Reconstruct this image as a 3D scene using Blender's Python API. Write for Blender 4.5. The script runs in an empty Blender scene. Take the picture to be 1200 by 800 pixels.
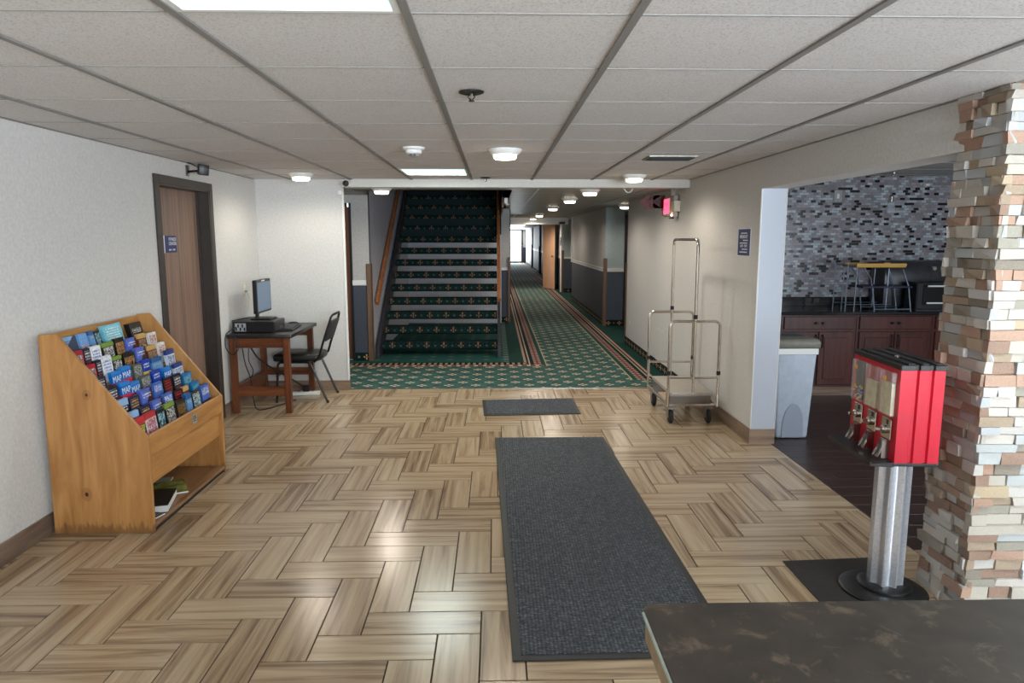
import bpy, bmesh, math, random
from mathutils import Vector, Matrix
random.seed(7)
PI = math.pi
SC = bpy.context.scene
COL = SC.collection

# ------------------------------------------------------------------ camera
cam_d = bpy.data.cameras.new('camera')
cam = bpy.data.objects.new('camera', cam_d)
COL.objects.link(cam)
cam.location = (0, 0, 1.6)
cam.rotation_euler = (PI / 2 - 0.1456, 0, -0.024)
cam_d.sensor_width = 36.0
cam_d.sensor_fit = 'HORIZONTAL'
cam_d.lens = 827.7 / 1200 * 36
cam_d.clip_start = 0.02
cam_d.clip_end = 300
SC.camera = cam

# ------------------------------------------------------------------ world, daylight, exposure
SC.view_settings.view_transform = 'Standard'
SC.view_settings.look = 'None'
SC.view_settings.gamma = 1.0
SC.view_settings.use_curve_mapping = False
SC.view_settings.exposure = 0.82
world = bpy.data.worlds.new('sky')
SC.world = world
world.use_nodes = True
bg = world.node_tree.nodes['Background']
bg.inputs[0].default_value = (0.86, 0.94, 1.0, 1)
bg.inputs[1].default_value = 3.0


def area(name, loc, rot, sx, sy, power, color):
    d = bpy.data.lights.new(name, 'AREA')
    d.shape = 'RECTANGLE'
    d.size = sx
    d.size_y = sy
    d.energy = power
    d.color = color
    o = bpy.data.objects.new(name, d)
    COL.objects.link(o)
    o.location = loc
    o.rotation_euler = rot
    return o


# daylight entering by the entrance glazing behind the camera and by the glazed door at the corridor's end
area('entrance_daylight', (1.95, -2.9, 1.3), (PI / 2, 0, 0), 2.2, 1.5, 330, (0.80, 0.90, 1.0))
area('corridor_end_daylight', (1.14, 45.8, 1.1), (-PI / 2, 0, 0), 1.2, 1.9, 160, (0.86, 0.94, 1.0))
area('kitchen_fill', (4.0, 3.02, 1.35), (PI / 2, 0, 0), 1.8, 1.2, 40, (0.80, 0.90, 1.0))  # added fill light inside the solid near wall, brightens the kitchen

# ------------------------------------------------------------------ node helpers


def lin(c):
    return tuple(((v / 255) / 12.92 if v / 255 <= 0.04045 else ((v / 255 + 0.055) / 1.055) ** 2.4) for v in c) + (1,)


class S:
    def __init__(self, nt, sock):
        self.nt = nt
        self.s = sock

    def op(self, o, *a):
        n = self.nt.nodes.new('ShaderNodeMath')
        n.operation = o
        for i, v in enumerate((self,) + a):
            if isinstance(v, S):
                self.nt.links.new(v.s, n.inputs[i])
            else:
                n.inputs[i].default_value = v
        return S(self.nt, n.outputs[0])

    def __add__(self, b): return self.op('ADD', b)
    def __sub__(self, b): return self.op('SUBTRACT', b)
    def __mul__(self, b): return self.op('MULTIPLY', b)
    def __truediv__(self, b): return self.op('DIVIDE', b)
    def abs(self): return self.op('ABSOLUTE')
    def mod(self, b): return self.op('FLOORED_MODULO', b)
    def lt(self, b): return self.op('LESS_THAN', b)
    def gt(self, b): return self.op('GREATER_THAN', b)
    def floor(self): return self.op('FLOOR')
    def mx(self, b): return self.op('MAXIMUM', b)
    def mn(self, b): return self.op('MINIMUM', b)
    def pw(self, b): return self.op('POWER', b)


def between(v, a, b):
    return v.gt(a) * v.lt(b)


class Mat:
    def __init__(self, name, color=(200, 200, 200), rough=0.6, metal=0.0, spec=0.5):
        m = bpy.data.materials.new(name)
        m.use_nodes = True
        self.m = m
        self.nt = m.node_tree
        self.b = self.nt.nodes['Principled BSDF']
        self.b.inputs['Base Color'].default_value = lin(color)
        self.b.inputs['Roughness'].default_value = rough
        self.b.inputs['Metallic'].default_value = metal
        self.b.inputs['Specular IOR Level'].default_value = spec
        m.diffuse_color = lin(color)

    def coords(self, kind='Object'):
        n = self.nt.nodes.new('ShaderNodeTexCoord')
        sp = self.nt.nodes.new('ShaderNodeSeparateXYZ')
        self.nt.links.new(n.outputs[kind], sp.inputs[0])
        self.vec = n.outputs[kind]
        return [S(self.nt, sp.outputs[i]) for i in range(3)]

    def world_pos(self):
        n = self.nt.nodes.new('ShaderNodeNewGeometry')
        sp = self.nt.nodes.new('ShaderNodeSeparateXYZ')
        self.nt.links.new(n.outputs['Position'], sp.inputs[0])
        self.vec = n.outputs['Position']
        return [S(self.nt, sp.outputs[i]) for i in range(3)]

    def rnd(self):
        n = self.nt.nodes.new('ShaderNodeObjectInfo')
        return S(self.nt, n.outputs['Random'])

    def vecscale(self, vec, sc, off=None):
        n = self.nt.nodes.new('ShaderNodeVectorMath')
        n.operation = 'MULTIPLY'
        self.nt.links.new(vec, n.inputs[0])
        n.inputs[1].default_value = sc
        out = n.outputs[0]
        if off is not None:
            a = self.nt.nodes.new('ShaderNodeVectorMath')
            a.operation = 'ADD'
            self.nt.links.new(out, a.inputs[0])
            c = self.nt.nodes.new('ShaderNodeCombineXYZ')
            for i in range(3):
                self.nt.links.new(off.s, c.inputs[i])
            self.nt.links.new(c.outputs[0], a.inputs[1])
            out = a.outputs[0]
        return out

    def noise(self, vec, scale=5.0, detail=3.0, rough=0.5, dist=0.0):
        n = self.nt.nodes.new('ShaderNodeTexNoise')
        n.inputs['Scale'].default_value = scale
        n.inputs['Detail'].default_value = detail
        n.inputs['Roughness'].default_value = rough
        n.inputs['Distortion'].default_value = dist
        if vec is not None:
            self.nt.links.new(vec, n.inputs['Vector'])
        return S(self.nt, n.outputs['Fac'])

    def ramp(self, fac, stops, interp='LINEAR'):
        n = self.nt.nodes.new('ShaderNodeValToRGB')
        n.color_ramp.interpolation = interp
        e = n.color_ramp.elements
        while len(e) < len(stops):
            e.new(0.5)
        for i, (p, c) in enumerate(stops):
            e[i].position = p
            e[i].color = lin(c)
        self.nt.links.new(fac.s, n.inputs[0])
        return n.outputs[0]

    def mix(self, fac, a, b, blend='MIX'):
        n = self.nt.nodes.new('ShaderNodeMix')
        n.data_type = 'RGBA'
        n.blend_type = blend
        for v, i in ((fac, 0), (a, 6), (b, 7)):
            if isinstance(v, S):
                self.nt.links.new(v.s, n.inputs[i])
            elif isinstance(v, tuple):
                n.inputs[i].default_value = lin(v)
            elif isinstance(v, (int, float)):
                n.inputs[i].default_value = v
            else:
                self.nt.links.new(v, n.inputs[i])
        return n.outputs[2]

    def color(self, sock):
        self.nt.links.new(sock, self.b.inputs['Base Color'])

    def link(self, s, name):
        self.nt.links.new(s.s, self.b.inputs[name])

    def bump(self, h, strength=0.2, dist=0.01):
        n = self.nt.nodes.new('ShaderNodeBump')
        n.inputs['Strength'].default_value = strength
        n.inputs['Distance'].default_value = dist
        self.nt.links.new(h.s, n.inputs['Height'])
        self.nt.links.new(n.outputs[0], self.b.inputs['Normal'])


M = {}


def plain(key, color, rough=0.6, metal=0.0, var=0.0, scale=30.0, bump=0.0, spec=0.5):
    t = Mat(key, color, rough, metal, spec)
    if var or bump:
        t.coords('Object')
        n = t.noise(t.vec, scale, 3)
        if var:
            lo = tuple(max(0, c * (1 - var)) for c in color)
            hi = tuple(min(255, c * (1 + var)) for c in color)
            t.color(t.ramp(n, [(0.3, lo), (0.7, hi)]))
        if bump:
            t.bump(n, bump, 0.004)
    M[key] = t.m
    return t


def emis(key, color, strength):
    t = Mat(key, color, 0.4)
    t.b.inputs['Emission Color'].default_value = lin(color)
    t.b.inputs['Emission Strength'].default_value = strength
    M[key] = t.m


def wood(key, stops, axis=0, scale=(1.2, 14, 14), rough=0.45, per_object=True, bump=0.05, spec=0.5, coordinates='Object', ringy=0.0):
    t = Mat(key, stops[1][1], rough, 0, spec)
    t.coords(coordinates)
    sc = list(scale)
    if axis:
        sc = [scale[1]] * 3
        sc[axis] = scale[0]
    v = t.vecscale(t.vec, sc, (t.rnd() * 37.0) if per_object else None)
    n = t.noise(v, 1.0, 5, 0.6, 0.6 + ringy)
    f = n
    if per_object:
        f = n + (t.rnd() - 0.5) * 0.16
    t.color(t.ramp(f, stops))
    t.bump(n, bump, 0.003)
    M[key] = t.m
    return t


# ------------------------------------------------------------------ materials
t = Mat('wall_paint', (206, 204, 201), 0.75, 0, 0.3)
t.world_pos()
n = t.noise(t.vec, 55, 4, 0.6)
t.color(t.ramp(n, [(0.3, (196, 194, 191)), (0.7, (212, 210, 207))]))
t.bump(n, 0.18, 0.006)
M['wall'] = t.m

t = Mat('jamb_daylight_tint', (190, 195, 205), 0.6)  # bluish cast of the daylight put into the jamb's colour
M['jamb'] = t.m

# two-tone corridor paint: warm grey above the chair rail, slate below
t = Mat('corridor_paint', (170, 168, 164), 0.6)
x, y, z = t.world_pos()
n = t.noise(t.vec, 40, 3)
low = z.lt(1.0)
c_up = t.ramp(n, [(0.3, (172, 170, 168)), (0.7, (186, 184, 181))])
c_lo = t.ramp(n, [(0.3, (56, 62, 74)), (0.7, (66, 72, 84))])
t.color(t.mix(low, c_up, c_lo))
M['corridor'] = t.m

t = Mat('alcove_paint', (170, 186, 190), 0.6)
x, y, z = t.world_pos()
n = t.noise(t.vec, 40, 3)
low = z.lt(1.0)
c_up = t.ramp(n, [(0.3, (166, 184, 188)), (0.7, (178, 194, 198))])
c_lo = t.ramp(n, [(0.3, (68, 80, 94)), (0.7, (78, 90, 104))])
t.color(t.mix(low, c_up, c_lo))
M['alcove'] = t.m

plain('white_trim', (226, 226, 224), 0.45)
plain('plaster_header', (205, 202, 196), 0.7, 0, 0.02, 40, 0.05)

t = Mat('ceiling_tile', (190, 186, 182), 0.9, 0, 0.2)
t.world_pos()
n1 = t.noise(t.vec, 130, 4, 0.7)
n2 = t.noise(t.vec, 420, 2, 0.5)
t.color(t.mix(0.5, t.ramp(n1, [(0.36, (140, 135, 133)), (0.46, (206, 202, 200)), (0.7, (222, 218, 216))]), t.ramp(n2, [(0.3, (192, 187, 185)), (0.6, (220, 216, 214))])))
t.bump(n1, 0.5, 0.006)
M['ceiling_tile'] = t.m
plain('grid_main', (128, 125, 122), 0.55)
plain('grid_cross', (140, 137, 134), 0.6)
t = Mat('corridor_ceiling', (150, 145, 135), 0.45)
x, y, z = t.world_pos()
n = t.noise(t.vecscale(t.vec, (1.2, 14, 1)), 1.0, 3)
g = (y.mod(0.61)).lt(0.03)
t.color(t.mix(g, t.ramp(n, [(0.3, (150, 146, 138)), (0.7, (176, 172, 164))]), (105, 101, 94)))
M['corridor_ceiling'] = t.m

wood('floor_plank', [(0.22, (98, 79, 62)), (0.37, (142, 118, 93)), (0.5, (170, 147, 119)), (0.64, (183, 162, 134)), (0.82, (194, 174, 148))], 0, (1.1, 23, 23), 0.23, True, 0.03, 0.5)
plain('grout', (46, 37, 31), 0.85)
wood('dark_plank', [(0.25, (30, 20, 17)), (0.45, (48, 32, 27)), (0.6, (58, 40, 34)), (0.8, (72, 52, 44))], 0, (1.3, 22, 22), 0.33)
wood('base_plank', [(0.25, (104, 84, 70)), (0.45, (140, 116, 98)), (0.6, (160, 136, 114)), (0.8, (176, 152, 130))], 0, (1.5, 20, 20), 0.35)
wood('base_plank_y_shaded', [(0.25, (84, 68, 58)), (0.45, (116, 97, 84)), (0.6, (136, 116, 99)), (0.8, (154, 133, 115))], 1, (1.5, 20, 20), 0.35)  # same tile as base_plank, darkened to paint in dimmer light
wood('door_leaf', [(0.25, (106, 84, 73)), (0.45, (130, 104, 90)), (0.6, (142, 114, 98)), (0.8, (156, 128, 111))], 2, (1.0, 40, 40), 0.5)
plain('door_frame', (54, 47, 43), 0.45, 0, 0.08, 20)
wood('rack_pine', [(0.25, (140, 88, 40)), (0.45, (172, 116, 58)), (0.6, (186, 130, 70)), (0.8, (198, 146, 84))], 2, (1.6, 12, 12), 0.42, True, 0.05, 0.5, 'Object', 0.6)
wood('rack_pine_y', [(0.25, (142, 92, 44)), (0.45, (176, 122, 64)), (0.6, (190, 138, 78)), (0.8, (204, 154, 92))], 1, (1.6, 14, 14), 0.42)
wood('rack_shelf', [(0.25, (92, 62, 40)), (0.45, (126, 90, 60)), (0.6, (142, 104, 72)), (0.8, (160, 122, 86))], 1, (1.5, 30, 30), 0.35)
wood('oak_desk', [(0.25, (60, 28, 14)), (0.45, (96, 50, 26)), (0.6, (116, 64, 34)), (0.8, (140, 84, 48))], 2, (1.6, 22, 22), 0.38)
wood('oak_desk_x', [(0.25, (60, 28, 14)), (0.45, (98, 52, 27)), (0.6, (120, 67, 36)), (0.8, (146, 88, 50))], 0, (1.6, 26, 26), 0.38, True, 0.05, 0.5, 'Object', 0.8)
wood('oak_desk_y', [(0.25, (60, 28, 14)), (0.45, (98, 52, 27)), (0.6, (120, 67, 36)), (0.8, (146, 88, 50))], 1, (1.6, 26, 26), 0.38)
wood('rail_oak', [(0.25, (120, 68, 34)), (0.45, (150, 92, 50)), (0.6, (166, 106, 62)), (0.8, (184, 124, 76))], 2, (1.5, 30, 30), 0.4)
wood('guard_brown', [(0.25, (84, 62, 46)), (0.5, (104, 78, 58)), (0.8, (120, 92, 70))], 2, (1.5, 30, 30), 0.5)
wood('cherry', [(0.25, (52, 22, 18)), (0.45, (74, 33, 27)), (0.6, (84, 40, 32)), (0.8, (98, 50, 40))], 2, (1.4, 24, 24), 0.38)
wood('peach_door', [(0.25, (216, 166, 132)), (0.5, (232, 184, 150)), (0.8, (240, 196, 164))], 2, (1.0, 30, 30), 0.4)
wood('dark_door', [(0.25, (66, 34, 18)), (0.45, (92, 50, 28)), (0.6, (106, 60, 34)), (0.8, (120, 72, 44))], 2, (1.0, 26, 26), 0.42)
t = wood('rack_pine', [(0.25, (136, 90, 46)), (0.45, (164, 114, 62)), (0.6, (178, 128, 74)), (0.8, (190, 142, 86))], 2, (1.6, 12, 12), 0.42, True, 0.05, 0.5, 'Object', 0.6)
x, y, z = t.coords('Object')
src = t.b.inputs['Base Color'].links[0].from_socket
for kx, kz, kr in ((-2.17, 0.775, 0.009), (-2.215, 0.225, 0.012)):
    dd = (((x - kx) * (x - kx)) * 1.6 + (z - kz) * (z - kz)).pw(0.5)
    src = t.mix(dd.lt(kr * 3.2) * 0.35, src, (120, 66, 26))
    src = t.mix(dd.lt(kr), src, (62, 34, 18))
worn = t.noise(t.vecscale(t.vec, (60, 1, 16)), 1.0, 2)
src = t.mix(((z * -14.0 + 0.9) + (worn - 0.5) * 2.0).mx(0.0).mn(0.55), src, (72, 46, 28))
t.color(src)
plain('black_plastic', (20, 20, 22), 0.4, 0, 0.15, 60)
plain('black_metal', (16, 16, 17), 0.32, 0.2)
plain('black_vinyl', (22, 22, 24), 0.38, 0, 0.1, 200, 0.08)
plain('black_cloth', (44, 44, 48), 0.8, 0, 0.15, 300)
plain('desk_black', (34, 32, 31), 0.35, 0, 0.15, 40)
plain('cord_black', (14, 14, 14), 0.5)
plain('white_plastic', (228, 228, 224), 0.4)
plain('grey_plastic', (150, 152, 150), 0.45, 0, 0.08, 60)
plain('cream_plastic', (212, 204, 184), 0.4)
plain('chrome', (205, 200, 194), 0.16, 1.0)
plain('chrome_warm', (222, 216, 210), 0.17, 1.0)
plain('brushed_steel', (206, 210, 220), 0.36, 0.85, 0.05, 90)
plain('platform_steel', (176, 168, 158), 0.4, 0.25, 0.04, 20)
plain('bin_arch', (150, 157, 170), 0.5)
plain('pewter', (150, 146, 138), 0.28, 1.0)
plain('rubber', (24, 24, 25), 0.7, 0, 0.1, 80)
plain('mat_edge', (38, 40, 42), 0.6, 0, 0.1, 60)
plain('vend_mat', (34, 29, 27), 0.75, 0, 0.15, 30, 0.1)
plain('red_enamel', (178, 10, 38), 0.32, 0, 0.03, 12)
plain('black_granite', (12, 12, 14), 0.12, 0, 0.4, 120)
plain('bin_plastic', (176, 184, 196), 0.5, 0, 0.03, 20)
plain('bin_lid', (116, 112, 100), 0.5, 0, 0.06, 20)
plain('wire_steel', (140, 150, 165), 0.28, 0.9)
plain('tray_yellow', (196, 152, 66), 0.5)
plain('tray_red', (96, 28, 22), 0.5)
plain('tray_navy', (26, 26, 62), 0.5)
plain('hood_grey', (62, 62, 66), 0.35, 0.3, 0.1, 30)
plain('sign_navy', (26, 36, 96), 0.45)
plain('sign_white', (225, 228, 235), 0.5)
plain('sign_red', (92, 18, 18), 0.4)
plain('horn_grey', (176, 172, 166), 0.45)
plain('stair_metal', (56, 56, 62), 0.45, 0.3, 0.1, 30)
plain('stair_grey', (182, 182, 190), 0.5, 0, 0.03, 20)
plain('handle_brass', (170, 165, 155), 0.25, 1.0)
plain('paper_white', (224, 224, 220), 0.6)
plain('book_dark', (34, 36, 34), 0.35, 0, 0.4, 30)
plain('book_green', (92, 98, 52), 0.4, 0, 0.7, 14)
plain('counter_edge', (128, 108, 84), 0.5, 0, 0.15, 30)
plain('counter_lip', (150, 160, 150), 0.35, 0, 0.1, 30)
plain('outside_ground', (200, 200, 196), 0.8, 0, 0.05, 3)
plain('vent_dark', (30, 28, 27), 0.7)
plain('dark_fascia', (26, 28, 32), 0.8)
plain('reception_panel', (110, 92, 74), 0.5, 0, 0.1, 10)
emis('lamp_warm', (255, 236, 210), 5.0)
emis('panel_light', (205, 250, 236), 0.85)
emis('panel_tint', (205, 246, 232), 0.66)
emis('screen_on', (84, 100, 118), 0.3)
emis('exit_red', (255, 60, 92), 2.2)
emis('indicator', (255, 190, 170), 12.0)
plain('candy_red', (200, 40, 40), 0.3)
plain('candy_yellow', (226, 190, 40), 0.3)
plain('candy_blue', (40, 80, 180), 0.3)
plain('candy_beige', (190, 176, 140), 0.6, 0, 0.1, 30)
plain('sticker_orange', (216, 140, 40), 0.5)

# clear plastic and glass: mostly see-through with a sheen
for key, op, tint in (('clear_plastic', 0.22, (226, 226, 222)), ('pane_glass', 0.05, (240, 250, 250)), ('pendant_glass', 0.35, (190, 195, 205))):
    t = Mat(key, tint, 0.08)
    tr = t.nt.nodes.new('ShaderNodeBsdfTransparent')
    mx = t.nt.nodes.new('ShaderNodeMixShader')
    mx.inputs[0].default_value = op
    t.nt.links.new(tr.outputs[0], mx.inputs[1])
    t.nt.links.new(t.b.outputs[0], mx.inputs[2])
    t.nt.links.new(mx.outputs[0], t.nt.nodes['Material Output'].inputs[0])
    M[key] = t.m

# laminate counter: dark brown with tan veins
t = Mat('laminate_counter', (66, 56, 47), 0.5)
t.coords('Object')
n1 = t.noise(t.vec, 19, 6, 0.68, 0.5)
n2 = t.noise(t.vec, 11, 4, 0.6, 0.4)
base = t.ramp(n2, [(0.3, (34, 27, 22)), (0.7, (58, 49, 41))])
vein = ((n1 - 0.55) * 4.5).mx(0.0).mn(0.42)
t.color(t.mix(vein, base, (118, 102, 82)))
M['laminate'] = t.m

# stones: palette picked per stone, mottled
t = Mat('ledge_stone', (180, 160, 140), 0.85, 0, 0.25)
t.coords('Object')
r = t.rnd()
v = t.vecscale(t.vec, (18, 18, 40), r * 50.0)
n = t.noise(v, 1.0, 5, 0.65, 0.5)
cA = t.ramp(r, [(0.0, (200, 192, 180)), (0.14, (160, 132, 100)), (0.26, (214, 210, 206)), (0.42, (146, 142, 128)), (0.50, (218, 210, 202)), (0.64, (136, 86, 56)),
                (0.71, (190, 198, 204)), (0.83, (182, 132, 104)), (0.91, (112, 100, 84)), (0.96, (196, 170, 132))], 'CONSTANT')
cB = t.ramp(n, [(0.25, (104, 78, 54)), (0.42, (182, 168, 150)), (0.6, (218, 212, 206)), (0.8, (146, 122, 96))])
t.color(t.mix(0.36, cA, cB))
t.bump(n, 0.7, 0.012)
M['stone'] = t.m
plain('mortar', (104, 92, 80), 0.9)

# carpets -----------------------------------------------------------------
GREEN = (24, 66, 58)
DEEP = (14, 44, 40)
CREAM = (200, 182, 164)


def flower(t, x, y, px, py, ox, oy, k):
    """cross of four petals on a lattice (0..1 mask)"""
    a = ((x + ox).mod(px) - px / 2).abs()
    b = ((y + oy).mod(py) - py / 2).abs()
    pet = lambda da, db, r: (((a - da) * (a - da)) + ((b - db) * (b - db))).lt(r * r)
    return pet(0.036 * k, 0, 0.019 * k).mx(pet(0, 0.036 * k, 0.019 * k)), pet(0, 0, 0.013 * k)


t = Mat('hall_carpet', GREEN, 0.95, 0, 0.1)
x, y, z = t.world_pos()
nz = t.noise(t.vec, 260, 2)
f1, c1 = flower(t, x, y, 0.294, 0.31, 0.51 + 0.147, -0.0, 1.0)
f2, c2 = flower(t, x, y, 0.294, 0.31, 0.51, 0.155, 1.0)
d1, e1 = flower(t, x, y, 0.294, 0.31, 0.51, 0.0, 0.62)
d2, e2 = flower(t, x, y, 0.294, 0.31, 0.51 + 0.147, 0.155, 0.62)
# thin darker diamond net between the flowers
u1 = ((x * 1.02 + y).mod(0.31) - 0.155).abs().lt(0.012)
u2 = ((x * 1.02 - y).mod(0.31) - 0.155).abs().lt(0.012)
field = t.mix(u1.mx(u2), (62, 94, 88), (44, 72, 69))
field = t.mix(d1.mx(d2), field, (22, 42, 42))
field = t.mix(f1.mx(f2), field, CREAM)
field = t.mix(c1.mx(c2), field, (120, 60, 48))
plainc = t.mix(nz, (24, 58, 52), (34, 70, 63))
d = (x - 1.105).abs()
band = t.mix(((y * 9.0).mod(1.0) - 0.5).abs().lt(0.27).mx(((d - 0.562).abs()).lt(0.012)), (166, 148, 138), (112, 64, 62))
col = plainc
col = t.mix(between(d, 0.445, 0.52), col, (26, 70, 60))
col = t.mix(between(d, 0.446, 0.462), col, (168, 158, 134))
col = t.mix(between(d, 0.515, 0.61), col, band)
col = t.mix(between(d, 0.61, 0.70), col, (12, 36, 34))
col = t.mix(between(d, 0.655, 0.675), col, (176, 160, 138))
col = t.mix(between(d, 0.70, 0.732), col, (176, 142, 128))
# left lobby strip border
dash = (x * 14.0).mod(1.0).lt(0.5)
hb = between(y, 8.74, 9.02) * x.lt(0.40)
col = t.mix(hb, col, (14, 40, 38))
col = t.mix(between(y, 8.86, 9.0) * x.lt(0.40), col, t.mix(dash, (12, 32, 32), (150, 132, 112)))
col = t.mix(between(y, 8.75, 8.84) * x.lt(0.62), col, t.mix((x * 9.0).mod(1.0).lt(0.6), (196, 170, 148), (128, 86, 72)))
# landing in front of and below the stair
land = x.lt(0.18) * y.gt(9.06)
g1, h1 = flower(t, x, y, 0.24, 0.24, 0.0, 0.0, 0.8)
lc = t.mix(g1, (38, 82, 76), (110, 118, 108))
lc = t.mix(between(x, 0.11, 0.18), lc, t.mix((y * 5.0).mod(1.0).lt(0.5), (54, 84, 80), (98, 116, 110)))
col = t.mix(land, col, lc)
isf = (x.lt(0.66) * y.lt(8.74)).mx(y.lt(7.86)).mx(d.lt(0.445) * y.gt(7.0))
col = t.mix(isf, col, field)
t.color(t.mix(0.15, col, t.mix(nz, (60, 60, 60), (200, 200, 200)), 'OVERLAY'))
t.bump(nz, 0.4, 0.004)
M['hall_carpet'] = t.m


def motif_carpet(key, bgc, period, use_world, dim=1.0):
    t = Mat(key, bgc, 0.95, 0, 0.1)
    if use_world:
        x, y, z = t.world_pos()
        u = x + y
        v = z - 0.055
    else:
        x, y, z = t.coords('Object')
        u = x
        v = z - y
    a = (u.mod(period) - period / 2).abs()
    b = v.abs()
    a2 = ((u + period / 2).mod(period) - period / 2).abs()
    dot = lambda p, q, r: ((p * p) + (q * q)).lt(r * r)
    ring = dot(a - 0.03, b, 0.012).mx(dot(a, b - 0.024, 0.012))
    core = dot(a, b, 0.007)
    small = dot(a2, b, 0.016)
    net = (((u * 1.0 + v * 1.5).mod(0.06) - 0.03).abs().lt(0.002)).mx(((u * 1.0 - v * 1.5).mod(0.06) - 0.03).abs().lt(0.002))
    nz = t.noise(t.vec, 240, 2)
    c = t.mix(nz, tuple(k * 0.8 for k in bgc), tuple(k * 1.25 for k in bgc))
    c = t.mix(net, c, tuple(min(255, k * 1.7 + 6) for k in bgc))
    c = t.mix(ring, c, tuple(k * dim for k in (206, 146, 108)))
    c = t.mix(core, c, tuple(k * dim for k in (214, 190, 160)))
    c = t.mix(small, c, tuple(k * dim for k in (112, 118, 112)))
    t.color(c)
    t.bump(nz, 0.3, 0.004)
    M[key] = t.m


motif_carpet('stair_carpet', (13, 34, 34), 0.235, False, 0.62)
plain('riser_carpet', (20, 40, 40), 0.95, 0, 0.2, 200)
motif_carpet('carpet_base', (16, 34, 32), 0.20, True)

# floor mats
t = Mat('ribbed_mat', (56, 60, 64), 0.9, 0, 0.2)
x, y, z = t.coords('Object')
rib = (x.mod(0.016) - 0.008).abs() * 125.0
nz = t.noise(t.vecscale(t.vec, (60, 130, 60)), 1.0, 2, 0.7)
t.color(t.mix(rib * 0.5, t.ramp(nz, [(0.3, (50, 52, 56)), (0.55, (88, 92, 98)), (0.75, (138, 143, 150))]), (40, 42, 45)))
t.bump(rib + nz, 0.6, 0.006)
M['ribbed_mat'] = t.m

# mosaic (per-piece colour comes from a face attribute)
t = Mat('mosaic', (150, 150, 155), 0.22)
at = t.nt.nodes.new('ShaderNodeAttribute')
at.attribute_name = 'tint'
sep = S(t.nt, at.outputs['Fac'])
t.color(t.ramp(sep, [(0.0, (22, 17, 18)), (0.2, (30, 22, 22)), (0.21, (132, 126, 132)), (0.45, (150, 148, 154)), (0.6, (142, 134, 138)), (0.7, (168, 178, 186)), (0.85, (154, 152, 156)), (0.94, (184, 190, 196))], 'CONSTANT'))
M['mosaic'] = t.m
plain('mosaic_grout', (116, 114, 116), 0.8)


# brochure prints: bands, lettering blocks and picture blotches on generated coordinates
def print_mat(key, base, top=None, block=None, text=None, tri=None, photo=None, foot=None, texty=(0.62, 0.82)):
    t = Mat('print_' + key, base, 0.32)
    u, w, v = t.coords('Generated')
    nz = t.noise(t.vecscale(t.vec, (7, 1, 14), t.rnd() * 9.0), 1.0, 3, 0.6)
    c = t.ramp(nz, [(0.3, tuple(k * 0.86 for k in base)), (0.7, tuple(min(255, k * 1.1 + 4) for k in base))])
    if photo:
        ph = t.ramp(nz, [(0.36, photo[0]), (0.46, photo[1]), (0.54, photo[2]), (0.64, photo[0])], 'CONSTANT')
        c = t.mix(between(v, photo[3], photo[4]) * between(u, 0.08, 0.92), c, ph)
    if tri:
        c = t.mix((u - v).gt(-0.12), c, tri[0])
    if top:
        c = t.mix(v.gt(top[1]), c, top[0])
    if block:
        c = t.mix(between(v, block[1], block[2]), c, block[0])
    if foot:
        c = t.mix(v.lt(foot[1]), c, foot[0])
    if text:
        line = (v * 11.0).mod(1.0).lt(0.55)
        let = t.noise(t.vecscale(t.vec, (26, 1, 11)), 1.0, 0).gt(0.46)
        c = t.mix(between(v, texty[0], texty[1]) * between(u, 0.14, 0.86) * line * let, c, text)
    t.color(c)
    M['p_' + key] = t.m


WHT = (228, 230, 232)
print_mat('red_photo', (168, 30, 44), photo=((210, 205, 205), (70, 66, 110), (190, 120, 70), 0.35, 0.86))
print_mat('white_card', (226, 230, 238), text=(50, 90, 190), texty=(0.5, 0.9))
print_mat('zebra', (30, 30, 28), top=((120, 150, 60), 0.88), photo=((24, 24, 24), (226, 226, 226), (60, 60, 54), 0.3, 0.86))
print_mat('black_food', (24, 22, 20), photo=((24, 22, 20), (190, 150, 90), (120, 50, 36), 0.5, 0.86))
print_mat('lavender', (86, 108, 196), text=WHT, tri=((70, 34, 30), 1), texty=(0.74, 0.9))
print_mat('tan', (96, 52, 38), top=((200, 160, 100), 0.84), photo=((96, 52, 38), (190, 160, 120), (60, 36, 30), 0.3, 0.8))
print_mat('white_red', (218, 216, 212), photo=((218, 216, 212), (150, 30, 36), (200, 196, 190), 0.6, 0.9))
print_mat('dark_white', (28, 28, 44), text=WHT, photo=((28, 28, 44), (150, 60, 40), (60, 60, 80), 0.2, 0.6), texty=(0.66, 0.92))
print_mat('map', (16, 104, 188), top=((40, 128, 206), 0.9), foot=((206, 50, 66), 0.62))
print_mat('road', (86, 90, 82), photo=((86, 90, 82), (180, 182, 176), (54, 60, 48), 0.3, 0.95))
print_mat('royal', (22, 62, 168), text=WHT, foot=((224, 196, 72), 0.6), texty=(0.72, 0.9))
print_mat('sky', (98, 146, 198), top=((44, 92, 152), 0.84), text=(190, 210, 90), texty=(0.74, 0.82))
print_mat('white_blue', (200, 212, 228), top=((40, 64, 130), 0.84), photo=((200, 212, 228), (60, 80, 140), (150, 170, 200), 0.4, 0.8))
print_mat('ice_black', (26, 28, 32), top=((150, 186, 226), 0.8), text=WHT, texty=(0.6, 0.78))
print_mat('navy_gold', (24, 28, 66), text=(214, 172, 98), texty=(0.55, 0.92))
print_mat('blue_logo', (70, 104, 186), photo=((70, 104, 186), (220, 226, 240), (70, 104, 186), 0.72, 0.92), foot=((60, 54, 50), 0.55))
print_mat('black_red', (26, 22, 24), text=(200, 40, 40), texty=(0.5, 0.94))
print_mat('teal_blue', (24, 112, 170), photo=((24, 112, 170), (120, 190, 220), (40, 110, 90), 0.5, 0.9))
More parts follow.
